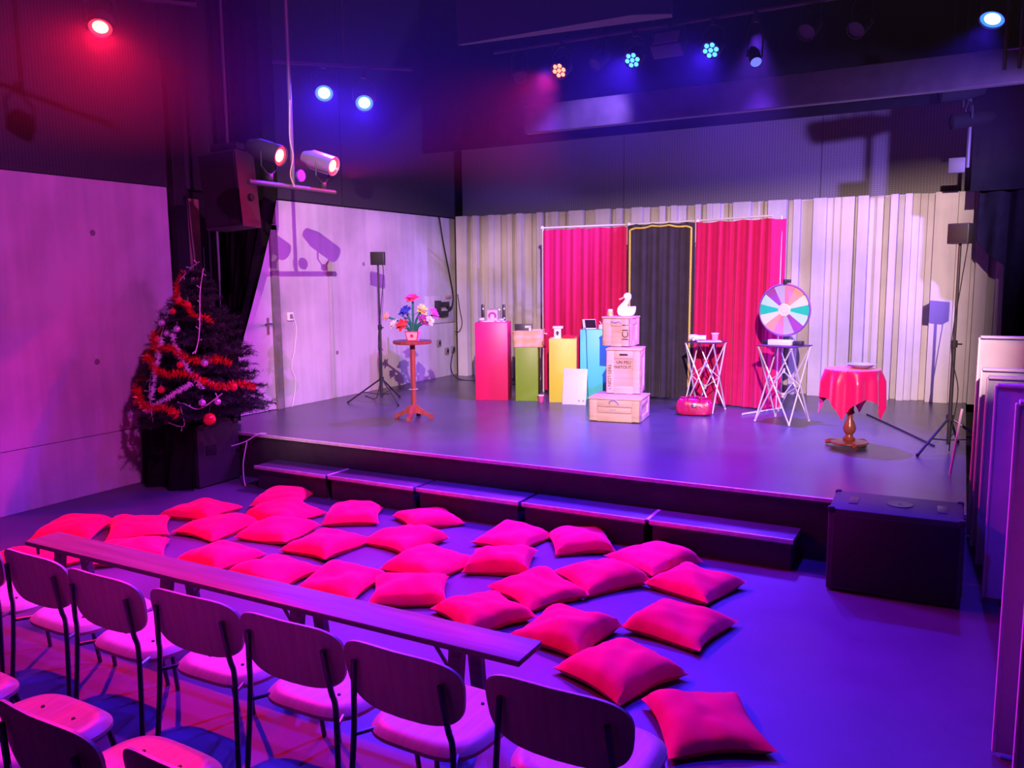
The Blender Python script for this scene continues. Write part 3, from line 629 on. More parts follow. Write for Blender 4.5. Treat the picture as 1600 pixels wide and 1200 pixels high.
B().box((0.06, 0.017, 0.215), (0.08, 0.006, 0.025)).box((0.085, 0.017, 0.19), (0.03, 0.006, 0.06)).build('white_corner', M_WHITE, t2)
# little white box with arrow and red dish on the yellow plinth
c = (-4.45, 9.08)
t = thing('arrow_box', local(c, A, 0.10, 0.12, 0.79), 'small white box with a black arrow on the yellow plinth', 'box', A)
B().box((0, 0, 0.065), (0.085, 0.085, 0.115), bev=0.003).build('body', M_WHITE, t)
B().box((0.005, 0, 0.135), (0.125, 0.11, 0.028), bev=0.004).build('lid', M_WHITE, t)
B().box((-0.01, -0.005, 0.004), (0.115, 0.11, 0.008), bev=0.002).build('base', M_WHITE, t)
M_INK = mat('black_ink', (0.03, 0.025, 0.03), 0.6)
B().prism([(-0.027, -0.002), (0, 0.03), (0.027, -0.002), (0.013, -0.002), (0.013, -0.028), (-0.013, -0.028), (-0.013, -0.002)], 0, 0.002, M=Matrix.Translation((0, -0.0425, 0.066)) @ Matrix.Rotation(rad(90), 4, 'X')).build('arrow_mark', M_INK, t)
M_REDP = mat('red_plastic', (0.68, 0.01, 0.06), 0.3)
one('red_dish', B().lathe([(0, 0.0), (0.075, 0.0), (0.085, 0.012), (0.092, 0.03), (0.086, 0.032), (0.078, 0.014), (0, 0.010)], n=28), M_REDP, 'shallow red dish on the yellow plinth', 'dish', None, local(c, A, 0.245, 0.12, 0.79))
one('pale_rod', B().tube([(0, 0, 0), (0.07, -0.02, 0.0)], 0.008, 6), M_WHITE, 'short pale rod sticking out beside the paper box', 'rod', None, local((-4.88, 9.0), A, 0.335, 0.10, 0.845))
# tablet on the turquoise plinth
c = (-4.20, 9.46)
t = thing('tablet', local(c, A, 0.12, 0.12, 0.885), 'tilted tablet with dark screen on the turquoise plinth', 'tablet', A + rad(10))
T = Matrix.Rotation(rad(-38), 4, 'X')
B().box((0, 0, 0.075), (0.17, 0.012, 0.15), bev=0.004, M=T).build('shell', M_WHITE, t)
B().box((0.012, -0.0075, 0.075), (0.135, 0.002, 0.125), M=T).build('screen', mat('dark_screen', (0.04, 0.02, 0.04), 0.15), t)
B().box((-0.02, 0.10, 0.05), (0.10, 0.008, 0.10), rot=(rad(25), 0, 0)).build('prop', M_WHITE, t)
B().tube(catmull([(-0.075, -0.0, 0.02), (-0.075, -0.13, 0.01), (-0.07, -0.15, -0.05), (-0.06, -0.15, -0.35), (-0.045, -0.155, -0.86), (-0.02, -0.2, -0.875)], 6), 0.004, 6).build('cable', M_BLACK, t)
one('small_gadget', B().box((0, 0, 0.03), (0.07, 0.05, 0.06), bev=0.01).tube([(0, 0, 0.05), (-0.03, 0, 0.10)], 0.004, 6).tube([(0.01, 0, 0.05), (0.03, 0, 0.09)], 0.004, 6), M_WHITE, 'small white gadget beside the tablet on the turquoise plinth', 'gadget', None, local(c, A, 0.27, 0.10, 0.885))
# leaning white board, cup
t = thing('leaning_board', (-4.09, 9.03, S), 'plain white board leaning against the yellow plinth', 'board', rad(10))
B().box((0, 0, 0.22), (0.295, 0.012, 0.44), bev=0.002).build('sheet', M_WHITE, t, rot=(rad(-12), 0, 0))
b = B()
for x in (0.06, 0.115): b.lathe([(0, 0.001), (0.012, 0.001), (0.013, 0)], n=8, M=Matrix.Rotation(rad(-12), 4, 'X') @ Matrix.Translation((x, -0.0062, 0.05)) @ Matrix.Rotation(rad(90), 4, 'X'))
b.build('smudge', mat('grey_print', (0.4, 0.38, 0.4), 0.7), t)
def cup(loc, m, lab):
    t = thing('paper_cup', loc, lab, 'cup')
    B().lathe([(0, 0.004), (0.027, 0.0), (0.029, 0.003), (0.037, 0.085), (0.035, 0.085), (0.027, 0.006)], n=20).build('body', m, t)
    B().lathe([(0.036, 0.08), (0.042, 0.082), (0.042, 0.092), (0.034, 0.092)], n=20).build('rim', M_WHITE, t)
cup((-4.55, 9.05, S), M_PPINK if False else mat('pink_cup', (0.75, 0.12, 0.28), 0.5), 'pink paper cup standing on the stage between green and yellow plinths')
# ---------------------------------------------------------------- stacked crates
M_CRATE = mat('pale_pine', (0.72, 0.50, 0.38), 0.6, var=0.12, scale=4, stretch=(1, 1, 6), bump=0.05)
M_CRATE2 = mat('pale_pine_inner', (0.64, 0.42, 0.34), 0.6, var=0.12, scale=4, stretch=(1, 1, 6))
M_ROPE = mat('grey_rope', (0.42, 0.36, 0.38), 0.8)
M_STENCIL = mat('brown_stencil', (0.09, 0.025, 0.03), 0.7)
def crate(loc, w, d, h, ang, lab, bw, rail_t, rail_b):
    t = thing('wooden_crate', loc, lab, 'crate', ang, 'stacked wooden crates')
    B().box((0, 0, h / 2), (w - 0.03, d - 0.03, h - 0.02)).build('inner_box', M_CRATE2, t)
    for s in (-1, 1):
        B().box((s * (w / 2 - bw / 2), -d / 2 + 0.008, h / 2 - 0.006), (bw, 0.016, h - 0.03), bev=0.002).build('front_stile', M_CRATE, t)
        B().box((w / 2 - 0.008, s * (d / 2 - bw / 2), h / 2 - 0.006), (0.016, bw, h - 0.03), bev=0.002).build('side_stile', M_CRATE, t)
        B().box((-w / 2 + 0.008, s * (d / 2 - bw / 2), h / 2 - 0.006), (0.016, bw, h - 0.03), bev=0.002).build('side_stile', M_CRATE, t)
    B().box((0, -d / 2 + 0.008, h - 0.022 - rail_t / 2), (w - 2 * bw, 0.016, rail_t), bev=0.002).build('front_rail', M_CRATE, t)
    B().box((0, -d / 2 + 0.008, rail_b / 2 + 0.004), (w - 2 * bw, 0.016, rail_b), bev=0.002).build('front_rail', M_CRATE, t)
    B().box((w / 2 - 0.008, 0, h - 0.04 - 0.02), (0.016, d - 2 * bw, 0.05), bev=0.002).build('side_rail', M_CRATE, t)
    B().box((w / 2 - 0.008, 0, 0.035), (0.016, d - 2 * bw, 0.06), bev=0.002).build('side_rail', M_CRATE, t)
    B().box((0, 0, h - 0.009), (w + 0.012, d + 0.012, 0.018), bev=0.003).build('lid', M_CRATE, t)
    return t
def letters(t, txt, size, x, z, d, rot=0.0):
    link_mesh('lettering', text_mesh(txt, size, M_STENCIL), t, (x, -d / 2 - 0.001, z), (rad(90), rot, 0))
AC = rad(8)
c1 = crate((-3.24, 8.36, S), 0.56, 0.50, 0.258, AC, 'bottom crate of the stack, low and wide with rope handle', 0.09, 0.07, 0.085)
B().tube(catmull([(-0.05, -0.252, 0.19), (-0.045, -0.27, 0.225), (0.0, -0.275, 0.245), (0.035, -0.27, 0.22), (0.05, -0.252, 0.185)], 5), 0.006, 6).build('rope_handle', M_ROPE, c1)
B().box((0, -0.243, 0.128), (0.36, 0.012, 0.055), bev=0.002).build('slat', M_CRATE, c1)
B().box((-0.045, -0.2495, 0.13), (0.018, 0.002, 0.012)).box((-0.02, -0.2495, 0.128), (0.022, 0.002, 0.010)).box((0.008, -0.2495, 0.131), (0.016, 0.002, 0.012)).build('faded_mark', M_ROPE, c1)
z1 = S + 0.259
c2 = crate((-3.27, 8.62, z1), 0.38, 0.38, 0.50, AC + rad(5), 'middle crate of the stack, tall with lettered front', 0.085, 0.085, 0.085)
B().box((0.0, -0.192, 0.435), (0.09, 0.006, 0.022), bev=0.002).build('hand_slot', M_STENCIL, c2)
letters(c2, 'UN PEU', 0.046, 0.0, 0.348, 0.352); letters(c2, 'PARTOUT...', 0.043, 0.0, 0.295, 0.352); letters(c2, 'TR\u00c8S LOIN !', 0.052, -0.155, 0.19, 0.38, rad(90))
z2 = z1 + 0.502
c3 = crate((-3.40, 8.80, z2), 0.325, 0.34, 0.335, AC - rad(6), 'top crate of the stack, small, under the white swan', 0.10, 0.08, 0.03)
letters(c3, 'ICI !', 0.105, 0.112, 0.165, 0.3415, rad(-90))
B().tube(catmull([(-0.055, -0.168, 0.25), (-0.05, -0.19, 0.285), (0.0, -0.195, 0.275), (0.05, -0.19, 0.285), (0.055, -0.168, 0.25)], 5), 0.006, 6).build('rope_handle', M_ROPE, c3)
B().box((0, -0.152, 0.09), (0.115, 0.012, 0.12), bev=0.002).build('slat', M_CRATE, c3)
z3 = z2 + 0.337
# swan cut-out figure with real thickness
SW = [(-0.075, 0.0), (0.06, 0.0), (0.09, 0.02), (0.105, 0.06), (0.108, 0.105), (0.095, 0.112), (0.06, 0.108), (0.025, 0.108), (0.012, 0.112), (0.02, 0.135), (0.035, 0.17), (0.052, 0.195), (0.055, 0.225), (0.045, 0.25), (0.022, 0.263),
      (-0.005, 0.260), (-0.025, 0.243), (-0.030, 0.222), (-0.022, 0.205), (-0.010, 0.195), (-0.022, 0.175), (-0.045, 0.15), (-0.07, 0.125), (-0.092, 0.10), (-0.102, 0.07), (-0.098, 0.035)]
t = thing('swan_figure', (-3.33, 8.78, z3 + 0.001), 'white swan figure standing on the top crate', 'figure', rad(14))
def smooth_poly(P, it=1):
    for _ in range(it):
        P = [q for i in range(len(P)) for q in ((P[i][0] * .75 + P[(i + 1) % len(P)][0] * .25, P[i][1] * .75 + P[(i + 1) % len(P)][1] * .25), (P[i][0] * .25 + P[(i + 1) % len(P)][0] * .75, P[i][1] * .25 + P[(i + 1) % len(P)][1] * .75))]
    return P
b = B(); SWP = smooth_poly(SW); cx = [(-0.0, 0.0)]
T = Matrix.Rotation(rad(90), 4, 'X')
b.prism(SWP, -0.028, 0.028, M=T)
ob = b.build('body', mat('swan_white', (0.92, 0.90, 0.88), 0.5), t)
bv = ob.modifiers.new('soft', 'BEVEL'); bv.width = 0.012; bv.segments = 3; bv.limit_method = 'ANGLE'
B().prism([(-0.028, 0.222), (-0.06, 0.205), (-0.085, 0.192), (-0.075, 0.180), (-0.055, 0.186), (-0.02, 0.205)], -0.014, 0.014, M=T).build('beak', mat('swan_beak', (0.80, 0.35, 0.42), 0.5), t)
t = thing('sweet_jar', (-3.505, 8.73, z3), 'small glass jar of yellow sweets beside the swan', 'jar')
B().lathe([(0, 0.0), (0.028, 0.0), (0.034, 0.012), (0.034, 0.045), (0.026, 0.058), (0.026, 0.062)], n=20).build('jar_body', mat('amber_content', (0.85, 0.55, 0.15), 0.3, var=0.5, scale=40), t)
B().lathe([(0, 0.078), (0.027, 0.078), (0.029, 0.06), (0, 0.06)], n=20).build('lid', M_WHITE, t)

# ---------------------------------------------------------------- pedestal table with feather flowers
M_MAHOG = mat('mahogany', (0.32, 0.055, 0.05), 0.35, var=0.25, scale=4, stretch=(6, 6, 1))
M_MAHDARK = mat('dark_table_top', (0.06, 0.03, 0.05), 0.3)
t = thing('pedestal_table', (-5.30, 7.40, S), 'tall round mahogany pedestal table carrying the feather flowers', 'table')
TH = 0.865
B().lathe([(0, TH - 0.035), (0.205, TH - 0.035), (0.215, TH - 0.022), (0.215, TH - 0.006), (0.205, TH)], n=40).build('top_rim', M_MAHOG, t)
B().lathe([(0, TH - 0.004), (0.197, TH - 0.004), (0.197, TH + 0.0015), (0, TH + 0.0015)], n=40).build('top_inlay', M_MAHDARK, t)
B().prism([(0.030 * cos(pi / 8 + k * pi / 4), 0.030 * sin(pi / 8 + k * pi / 4)) for k in range(8)], 0.10, TH - 0.03).build('column', M_MAHOG, t)
B().box((0, 0, 0.325), (0.072, 0.072, 0.006)).build('column_band', M_ALU, t)
for k in range(4):
    a = rad(20 + 90 * k)
    prof = [(0.0, 0.06), (0.0, 0.165), (0.05, 0.14), (0.11, 0.09), (0.17, 0.055), (0.215, 0.04), (0.22, 0.0), (0.185, 0.0), (0.17, 0.022), (0.10, 0.045), (0.05, 0.055)]
    B().prism(prof, -0.022, 0.022, M=Matrix.Rotation(a, 4, 'Z') @ Matrix.Rotation(rad(90), 4, 'X')).build('foot', M_MAHOG, t)
t = thing('feather_flowers', (-5.265, 7.375, S + TH + 0.002), 'bright multicoloured feather flowers in a pink square pot', 'flowers', rad(20))
b = B(); P0 = [(-0.055, -0.055), (0.055, -0.055), (0.055, 0.055), (-0.055, 0.055)]
M_POT = mat('pink_pot', (0.82, 0.42, 0.55), 0.5); M_POTRED = mat('pot_red_paint', (0.72, 0.02, 0.10), 0.5)
def pot(u, v):
    q = 0.052 + 0.022 * v; k = (u * 4) % 4; i = int(k) % 4; f = k - int(k); C = [(-1, -1), (1, -1), (1, 1), (-1, 1)]
    return ((C[i][0] + (C[(i + 1) % 4][0] - C[i][0]) * f) * q, (C[i][1] + (C[(i + 1) % 4][1] - C[i][1]) * f) * q, 0.105 * v)
B().sheet(pot, 16, 4, 0.004).prism([(-0.05, -0.05), (0.05, -0.05), (0.05, 0.05), (-0.05, 0.05)], 0.001, 0.09).build('pot', M_POT, t)
for (x0, z0, x1, z1_) in ((-0.052, 0.003, -0.073, 0.104), (0.052, 0.003, 0.073, 0.104), (-0.073, 0.102, 0.073, 0.102), (-0.053, 0.004, 0.053, 0.004)):
    B().tube([(x0, -0.054 - 0.02 * z0 / 0.105, z0), (x1, -0.054 - 0.02 * z1_ / 0.105, z1_)], 0.006, 6).build('pot_border', M_POTRED, t)
B().lathe([(0, 0.003), (0.019, 0.003), (0.02, 0)], n=16, M=Matrix.Translation((0, -0.065, 0.055)) @ Matrix.Rotation(rad(102), 4, 'X')).build('pot_dot', M_POTRED, t)
M_STEM = mat('teal_stem', (0.015, 0.16, 0.14), 0.7)
FLW = [((0.0, 0.0, 0.46), (0.85, 0.03, 0.22), 0.085), ((0.115, -0.03, 0.34), (0.88, 0.66, 0.18), 0.075), ((-0.07, -0.05, 0.32), (0.02, 0.03, 0.60), 0.080), ((0.24, 0.0, 0.29), (0.72, 0.05, 0.62), 0.075),
       ((-0.30, 0.0, 0.265), (0.88, 0.50, 0.22), 0.07), ((-0.21, -0.04, 0.19), (0.88, 0.80, 0.86), 0.065), ((-0.10, -0.08, 0.17), (0.80, 0.02, 0.06), 0.085), ((0.14, -0.06, 0.225), (0.38, 0.02, 0.36), 0.075),
       ((0.21, -0.07, 0.225), (0.88, 0.80, 0.88), 0.06), ((-0.11, 0.05, 0.235), (0.85, 0.55, 0.55), 0.05)]
R = random.Random(3)
for i, (p, col, r) in enumerate(FLW):
    p = Vector(p); ax = Vector((p.x * 1.6, p.y * 1.5 - 0.10, 0.22)).normalized(); Q = ax.to_track_quat('Z', 'Y').to_matrix().to_4x4()
    B().tube(catmull([(p.x * 0.1, 0.0, 0.08), (p.x * 0.35, p.y * 0.5, 0.10 + (p.z - 0.10) * 0.5), p - ax * 0.03], 5), [0.013] * 10 + [0.011], 6).build('stem', M_STEM, t)
    m = mat('feather_%d' % i, col, 0.8, var=0.2, scale=40, sheen=0.3); b = B(); T0 = Matrix.Translation(p - ax * 0.03) @ Q
    for ring_, n, tilt in ((0, 6, 28), (1, 7, 55)):
        for k in range(n):
            a = 2 * pi * (k + 0.5 * ring_) / n + R.uniform(-.2, .2); tl = rad(tilt + R.uniform(-8, 8)); L_ = r * R.uniform(0.9, 1.15)
            Mk = T0 @ Matrix.Rotation(a, 4, 'Z') @ Matrix.Rotation(tl, 4, 'Y')
            def pet(u, v, L_=L_, Mk=Mk):
                w = 0.42 * L_ * sin(pi * (0.12 + 0.80 * v)) * (2 * u - 1); return Mk @ Vector((0.25 * L_ * v * v - 1.2 * w * w / L_, w, L_ * v))
            b.sheet(pet, 4, 6, 0.0015)
    b.build('flower', m, t)
    B().sphere(p, 0.012, 8).build('flower_centre', mat('flower_centre', (0.75, 0.30, 0.10), 0.6), t)
for s in (-1, 1):
    for (x, z) in ((0.06, 0.16), (0.10, 0.23), (0.03, 0.28)):
        def leaf(u, v, x=x, z=z, s=s):
            w = 0.022 * sin(pi * (0.05 + 0.9 * v)) * (2 * u - 1); return (s * (x * 0.3 + 0.11 * v), w - 0.02, z + 0.05 * v + 0.1 * w * w)
        B().sheet(leaf, 4, 8, 0.002).build('leaf', M_STEM, t)

# ---------------------------------------------------------------- folding strut tables
M_ROD = mat('white_tubing', (0.78, 0.74, 0.78), 0.3, 0.3)
M_TOPF = mat('dark_fabric_top', (0.10, 0.03, 0.07), 0.7)
def strut_table(loc, rz, r, H, lab):
    t = thing('folding_table', loc, lab, 'table', rz, 'folding strut tables')
    C = [(r * cos(k * pi / 2), r * sin(k * pi / 2)) for k in range(4)]; rf = r * 1.06
    F = [(rf * cos(k * pi / 2), rf * sin(k * pi / 2)) for k in range(4)]
    B().prism([(1.09 * x, 1.09 * y) for x, y in C], H - 0.010, H).build('top', M_TOPF, t)
    for k in range(4):
        j = (k + 1) % 4
        B().tube([(*F[k], 0.012), (*C[j], H - 0.02)], 0.0085, 8).build('strut', M_ROD, t)
        B().tube([(*F[j], 0.012), (*C[k], H - 0.02)], 0.0085, 8).build('strut', M_ROD, t)
        B().sphere((*F[k], 0.014), 0.014, 8).build('foot', M_ROD, t)
        B().sphere((*C[k], H - 0.02), 0.014, 8).build('corner_joint', M_ROD, t)
        mx, my = (F[k][0] + C[j][0]) / 2, (F[k][1] + C[j][1]) / 2
        B().tube([(mx, my, H * 0.5), (0, 0, H * 0.66)], 0.006, 6).build('inner_strut', M_ROD, t)
        B().tube([(mx, my, H * 0.5), (0, 0, H * 0.34)], 0.006, 6).build('inner_strut', M_ROD, t)
    B().lathe([(0, 0.0), (0.018, 0.0), (0.018, 0.05), (0, 0.05)], (0, 0, H * 0.64), n=10).build('hub', M_ROD, t)
    B().lathe([(0, 0.0), (0.018, 0.0), (0.018, 0.05), (0, 0.05)], (0, 0, H * 0.32), n=10).build('hub', M_ROD, t)
    return t
strut_table((-2.55, 9.26, S), rad(36), 0.235, 0.80, 'folding strut table before the crimson curtain, with pink cup')
strut_table((-1.62, 8.90, S), rad(25), 0.265, 0.815, 'folding strut table carrying the colour wheel')
ZA = S + 0.801
one('white_cloth', B().box((0, 0, 0.005), (0.27, 0.22, 0.008), bev=0.003), M_WHITE, 'white napkin under the pink cup on the folding table', 'cloth', None, (-2.51, 9.24, ZA), (0, 0, rad(20)))
cup((-2.43, 9.20, ZA + 0.010), mat('pale_pink_cup', (0.80, 0.35, 0.50), 0.5), 'pale pink paper cup on the folding table before the curtain')
t = thing('hand_blower', (-2.63, 9.18, ZA + 0.012), 'white hand-held blower lying on the folding table', 'appliance', rad(12))
B().lathe([(0, 0.0), (0.028, 0.0), (0.034, 0.02), (0.034, 0.07), (0.024, 0.12), (0.026, 0.19), (0, 0.19)], n=16, M=Matrix.Translation((-0.09, 0.0, 0.036)) @ Matrix.Rotation(rad(90), 4, 'Y')).build('barrel', M_WHITE, t)
B().tube([(-0.05, 0, 0.03), (-0.03, -0.10, 0.022)], [0.02, 0.017], 10).build('handle', M_WHITE, t)

# ---------------------------------------------------------------- colour wheel
ZW = S + 0.816
t = thing('prize_wheel', (-1.63, 8.90, ZW), 'large round colour wheel with fourteen wedges on the folding table', 'wheel', rad(-9))
WR = 0.262; WC = Vector((0, 0.0, 0.365))
TW = Matrix.Translation(WC) @ Matrix.Rotation(rad(90), 4, 'X')
M_RIM = mat('violet_rim', (0.22, 0.10, 0.25), 0.35)
B().lathe([(0, -0.008), (WR, -0.008), (WR + 0.012, -0.004), (WR + 0.014, 0.008), (WR + 0.004, 0.016), (WR - 0.004, 0.010), (0, 0.008)], n=56, M=TW).build('rim', M_RIM, t)
WCOL = [('pink', (0.85, 0.28, 0.48)), ('peach', (0.85, 0.42, 0.28)), ('cream', (0.90, 0.88, 0.58)), ('green', (0.02, 0.70, 0.36)), ('aqua', (0.48, 0.90, 0.80)), ('purple', (0.36, 0.08, 0.42)), ('periwinkle', (0.48, 0.50, 0.80))]
for k in range(14):
    nm, col = WCOL[k % 7]; a0 = pi / 2 - 2 * pi * k / 14; a1 = pi / 2 - 2 * pi * (k + 1) / 14; n = 6
    poly = [(0.05 * cos(a0), 0.05 * sin(a0))] + [((WR - 0.006) * cos(a0 + (a1 - a0) * i / n), (WR - 0.006) * sin(a0 + (a1 - a0) * i / n)) for i in range(n + 1)] + [(0.05 * cos(a1), 0.05 * sin(a1))]
    B().prism(poly[::-1], 0.007, 0.0105, M=TW).build('wedge', mat('wedge_' + nm, col, 0.35), t, label=nm + ' wedge')
hb = B().lathe([(0, 0.018), (0.06, 0.016), (0.066, 0.009)], n=32, M=TW).build('hub', M_WHITE, t)
b = B(); sp = [TW @ Vector((r_ * cos(a_), r_ * sin(a_), 0.0185)) for a_, r_ in ((0.35 * k, 0.008 + 0.0018 * k) for k in range(28))]; b.tube(sp, 0.0028, 5); b.build('spiral', M_PPINK, hb)
for k in range(14):
    a = pi / 2 - 2 * pi * k / 14; p = TW @ Vector((WR * cos(a), WR * sin(a), 0.014)); B().tube([p, p + Vector((0, -0.02, 0))], 0.004, 6).build('peg', M_RIM, t)
B().box((0, -0.015, 0.365 + WR + 0.03), (0.035, 0.03, 0.05), bev=0.004).box((0.02, 0.01, 0.365 + WR + 0.036), (0.06, 0.05, 0.035), bev=0.004).build('pointer', M_BLACKSATIN, t)
B().box((0, 0.045, 0.33), (0.04, 0.02, 0.62), bev=0.003).build('upright', M_BLACKSATIN, t)
B().box((-0.02, -0.02, 0.028), (0.24, 0.12, 0.055), bev=0.006).build('base', M_WHITE, t)
for x in (-0.17, 0.15): B().box((x, 0.02, 0.022), (0.09, 0.10, 0.044), bev=0.006).build('base_foot', M_BLACKSATIN, t)

# ---------------------------------------------------------------- bag
M_LEATHER = mat('glossy_red_leather', (0.50, 0.008, 0.09), 0.22, bump=0.15, bscale=30, coat=0.4)
t = thing('handbag', (-2.57, 8.92, S), 'shiny red leather bag lying on the stage by the folding table', 'bag', rad(12))
def bag(u, v):
    a = 2 * pi * u; ph = pi * (v - 0.5); c = max(0.0, cos(ph)) ** 0.45
    x = 0.225 * sgnpow(cos(a), 0.4) * c * (1 - 0.22 * v); y = 0.105 * sgnpow(sin(a), 0.6) * c * (1 - 0.75 * v)
    z = 0.10 + 0.10 * sgnpow(sin(ph), 0.7)
    return (x, y, max(0.002, z + 0.012 * sin(7 * a + 3 * v) * c * (v > 0.3) - 0.02 * abs(cos(a)) * (v > 0.8)))
B().sheet(bag, 40, 16).build('body', M_LEATHER, t)
B().tube([(-0.15, 0, 0.195), (0, 0, 0.20), (0.15, 0, 0.195)], 0.011, 8).build('closure_bar', M_LEATHER, t)
B().tube(catmull([(-0.07, -0.02, 0.195), (-0.06, -0.06, 0.22), (0, -0.09, 0.215), (0.06, -0.06, 0.22), (0.07, -0.02, 0.195)], 5), 0.008, 8).build('handle', M_LEATHER, t)
B().box((0.0, -0.095, 0.125), (0.05, 0.012, 0.04), bev=0.004).build('clasp', M_STEEL, t)
for x in (-0.05, 0.05): B().box((x, -0.02, 0.205), (0.03, 0.02, 0.015), bev=0.003).build('buckle', M_STEEL, t)

# ---------------------------------------------------------------- round table with red cloth
t = thing('round_table', (-0.84, 7.86, S), 'small turned pedestal table under the red satin cloth', 'table')
M_WALNUT = mat('polished_walnut', (0.20, 0.05, 0.035), 0.28, var=0.25, scale=6)
TZ = 0.70
B().lathe([(0, TZ - 0.02), (0.212, TZ - 0.02), (0.217, TZ - 0.01), (0.212, TZ - 0.002), (0, TZ - 0.002)], n=36).build('top', M_WALNUT, t)
B().lathe([(0, 0.055), (0.05, 0.06), (0.055, 0.075), (0.035, 0.09), (0.03, 0.11), (0.05, 0.14), (0.056, 0.17), (0.045, 0.21), (0.025, 0.25), (0.022, 0.29), (0.04, 0.31), (0.03, 0.33), (0.028, 0.68), (0, 0.68)], n=24).build('turned_column', M_WALNUT, t)
B().lathe([(0, 0.03), (0.15, 0.03), (0.165, 0.038), (0.16, 0.048), (0.12, 0.055), (0, 0.062)], n=32).build('base_disc', M_WALNUT, t)
for k in range(3):
    a = rad(-68 + 120 * k); B().tube([(0.11 * cos(a), 0.11 * sin(a), 0.035), (0.17 * cos(a), 0.17 * sin(a), 0.035), (0.205 * cos(a), 0.205 * sin(a), 0.02)], [0.024, 0.022, 0.018], 10).build('claw_foot', M_WALNUT, t)
M_SATIN = mat('red_satin', (0.72, 0.006, 0.12), 0.32, sheen=0.3, spec=0.6, bump=0.03)
def tc(u, v):
    a = 2 * pi * u; s = 0.53; q = s / max(abs(cos(a - 0.62)), abs(sin(a - 0.62))) * (1 - 0.06)
    d = q * v; r0 = 0.222
    fold = sin(9 * a + 0.5) + 0.5 * sin(5 * a + 1.3)
    if d <= r0: return (d * cos(a), d * sin(a), TZ + 0.004)
    e = d - r0; k = min(1, e / 0.12)
    r = r0 + 0.010 + 0.012 * k + e * 0.05 + fold * 0.022 * k
    return (r * cos(a), r * sin(a), TZ + 0.004 - 0.010 * k - max(0.0, e - 0.02) * 0.93)
one('tablecloth', B().sheet(tc, 120, 30, 0.003), M_SATIN, 'red satin cloth hanging in folds over the small pedestal table', 'tablecloth', None, (-0.84, 7.86, S))
one('bowl', B().lathe([(0, 0.0), (0.05, 0.0), (0.09, 0.018), (0.128, 0.042), (0.122, 0.044), (0.085, 0.024), (0.048, 0.007), (0, 0.006)], n=36), mat('pale_blue_china', (0.35, 0.58, 0.66), 0.25), 'pale blue shallow bowl on the red satin cloth', 'bowl', None, (-0.77, 7.90, S + TZ + 0.0055))

# ---------------------------------------------------------------- christmas tree
M_NEEDLE = mat('dark_fir_needles', (0.012, 0.035, 0.022), 0.7, var=0.4, scale=12)
M_TRUNK = mat('brown_trunk', (0.10, 0.06, 0.04), 0.8)
TX, TY, TZ0 = -6.50, 5.56, 0.615
tree = thing('christmas_tree', (TX, TY, TZ0), 'dark artificial Christmas tree standing on the black loudspeaker box', 'tree')
TRH = 1.52
B().tube([(0, 0, 0.02), (0.0, 0, 0.7), (-0.02, 0, TRH)], [0.025, 0.018, 0.006], 8).build('trunk', M_TRUNK, tree)
for k in range(4):
    a = rad(45 + 90 * k); B().tube([(0, 0, 0.10), (0.10 * cos(a), 0.10 * sin(a), 0.05), (0.24 * cos(a), 0.24 * sin(a), 0.008)], 0.012, 6).build('stand_leg', M_TRUNK, tree)
R = random.Random(11); b = B(); V = []; F = []
def tree_r(z): return max(0.06, 0.60 * (1 - max(0.0, z - 0.16) / (TRH - 0.10)) ** 0.72) if z < TRH else 0.03
def needles(p, d, L_):
    """one tufted twig: flat needles standing out around the shoot"""
    d = d.normalized(); s = d.cross(Vector((0, 0, 1))); s = s.normalized() if s.length > 1e-3 else Vector((1, 0, 0)); w = s.cross(d)
    n = int(L_ / 0.0042)
    for i in range(n):
        q = p + d * (L_ * i / n); a = R.uniform(0, 2 * pi); o = (s * cos(a) + w * sin(a)) * R.uniform(0.030, 0.052) + d * R.uniform(0.012, 0.03); k = (d.cross(o)).normalized() * 0.0032
        i0 = len(V); V.extend([q - k, q + k, q + o]); F.append((i0, i0 + 1, i0 + 2))
lev = 0.14
while lev < TRH - 0.03:
    rr = tree_r(lev); nb = max(6, int(8 + rr * 19))
    for k in range(nb):
        a = 2 * pi * (k + R.random() * 0.7) / nb; L_ = rr * R.uniform(0.78, 1.08)
        d = Vector((cos(a), sin(a), -0.10 + 0.35 * lev / TRH + R.uniform(-.1, .12)))
        base = Vector((0, 0, lev + R.uniform(-.03, .03)))
        if TX + cos(a) * L_ < XL + 0.04: L_ = (XL + 0.04 - TX) / cos(a)
        needles(base + d * 0.15 * L_, d, L_ * 0.85)
        nt_ = max(2, int(L_ / 0.075))
        for j in range(1, nt_ + 1):
            for s in (-1, 1):
                f = j / (nt_ + 0.5); da = a + s * rad(R.uniform(35, 60)); dd = Vector((cos(da), sin(da), d.z + R.uniform(-.15, .15)))
                tl = min(0.20, L_ * 0.42) * (1.1 - 0.5 * f)
                st_ = base + d * (L_ * f)
                if TX + st_.x + dd.x * tl > XL + 0.05: needles(st_, dd, tl)
    lev += 0.085
for k in range(5): needles(Vector((0, 0, TRH - 0.10)), Vector((0.3 * cos(k * 1.3), 0.3 * sin(k * 1.3), 1)), 0.13)
me = bpy.data.meshes.new('foliage'); me.from_pydata([v[:] for v in V], [], F); me.materials.append(M_NEEDLE); me.update()
fo = link_mesh('foliage', me, tree); fo['kind'] = 'stuff'
def spiral(z0, z1, a0, a1, n, k=1.0, sag=0.03):
    out = []
    for i in range(n + 1):
        f = i / n; a = rad(a0 + (a1 - a0) * f); z = z0 + (z1 - z0) * f + sag * sin(f * 22); r = tree_r(z) * k
        x = TX + r * cos(a); x = max(x, XL + 0.06); out.append(Vector((x, TY + r * sin(a), TZ0 + z)))
    return out
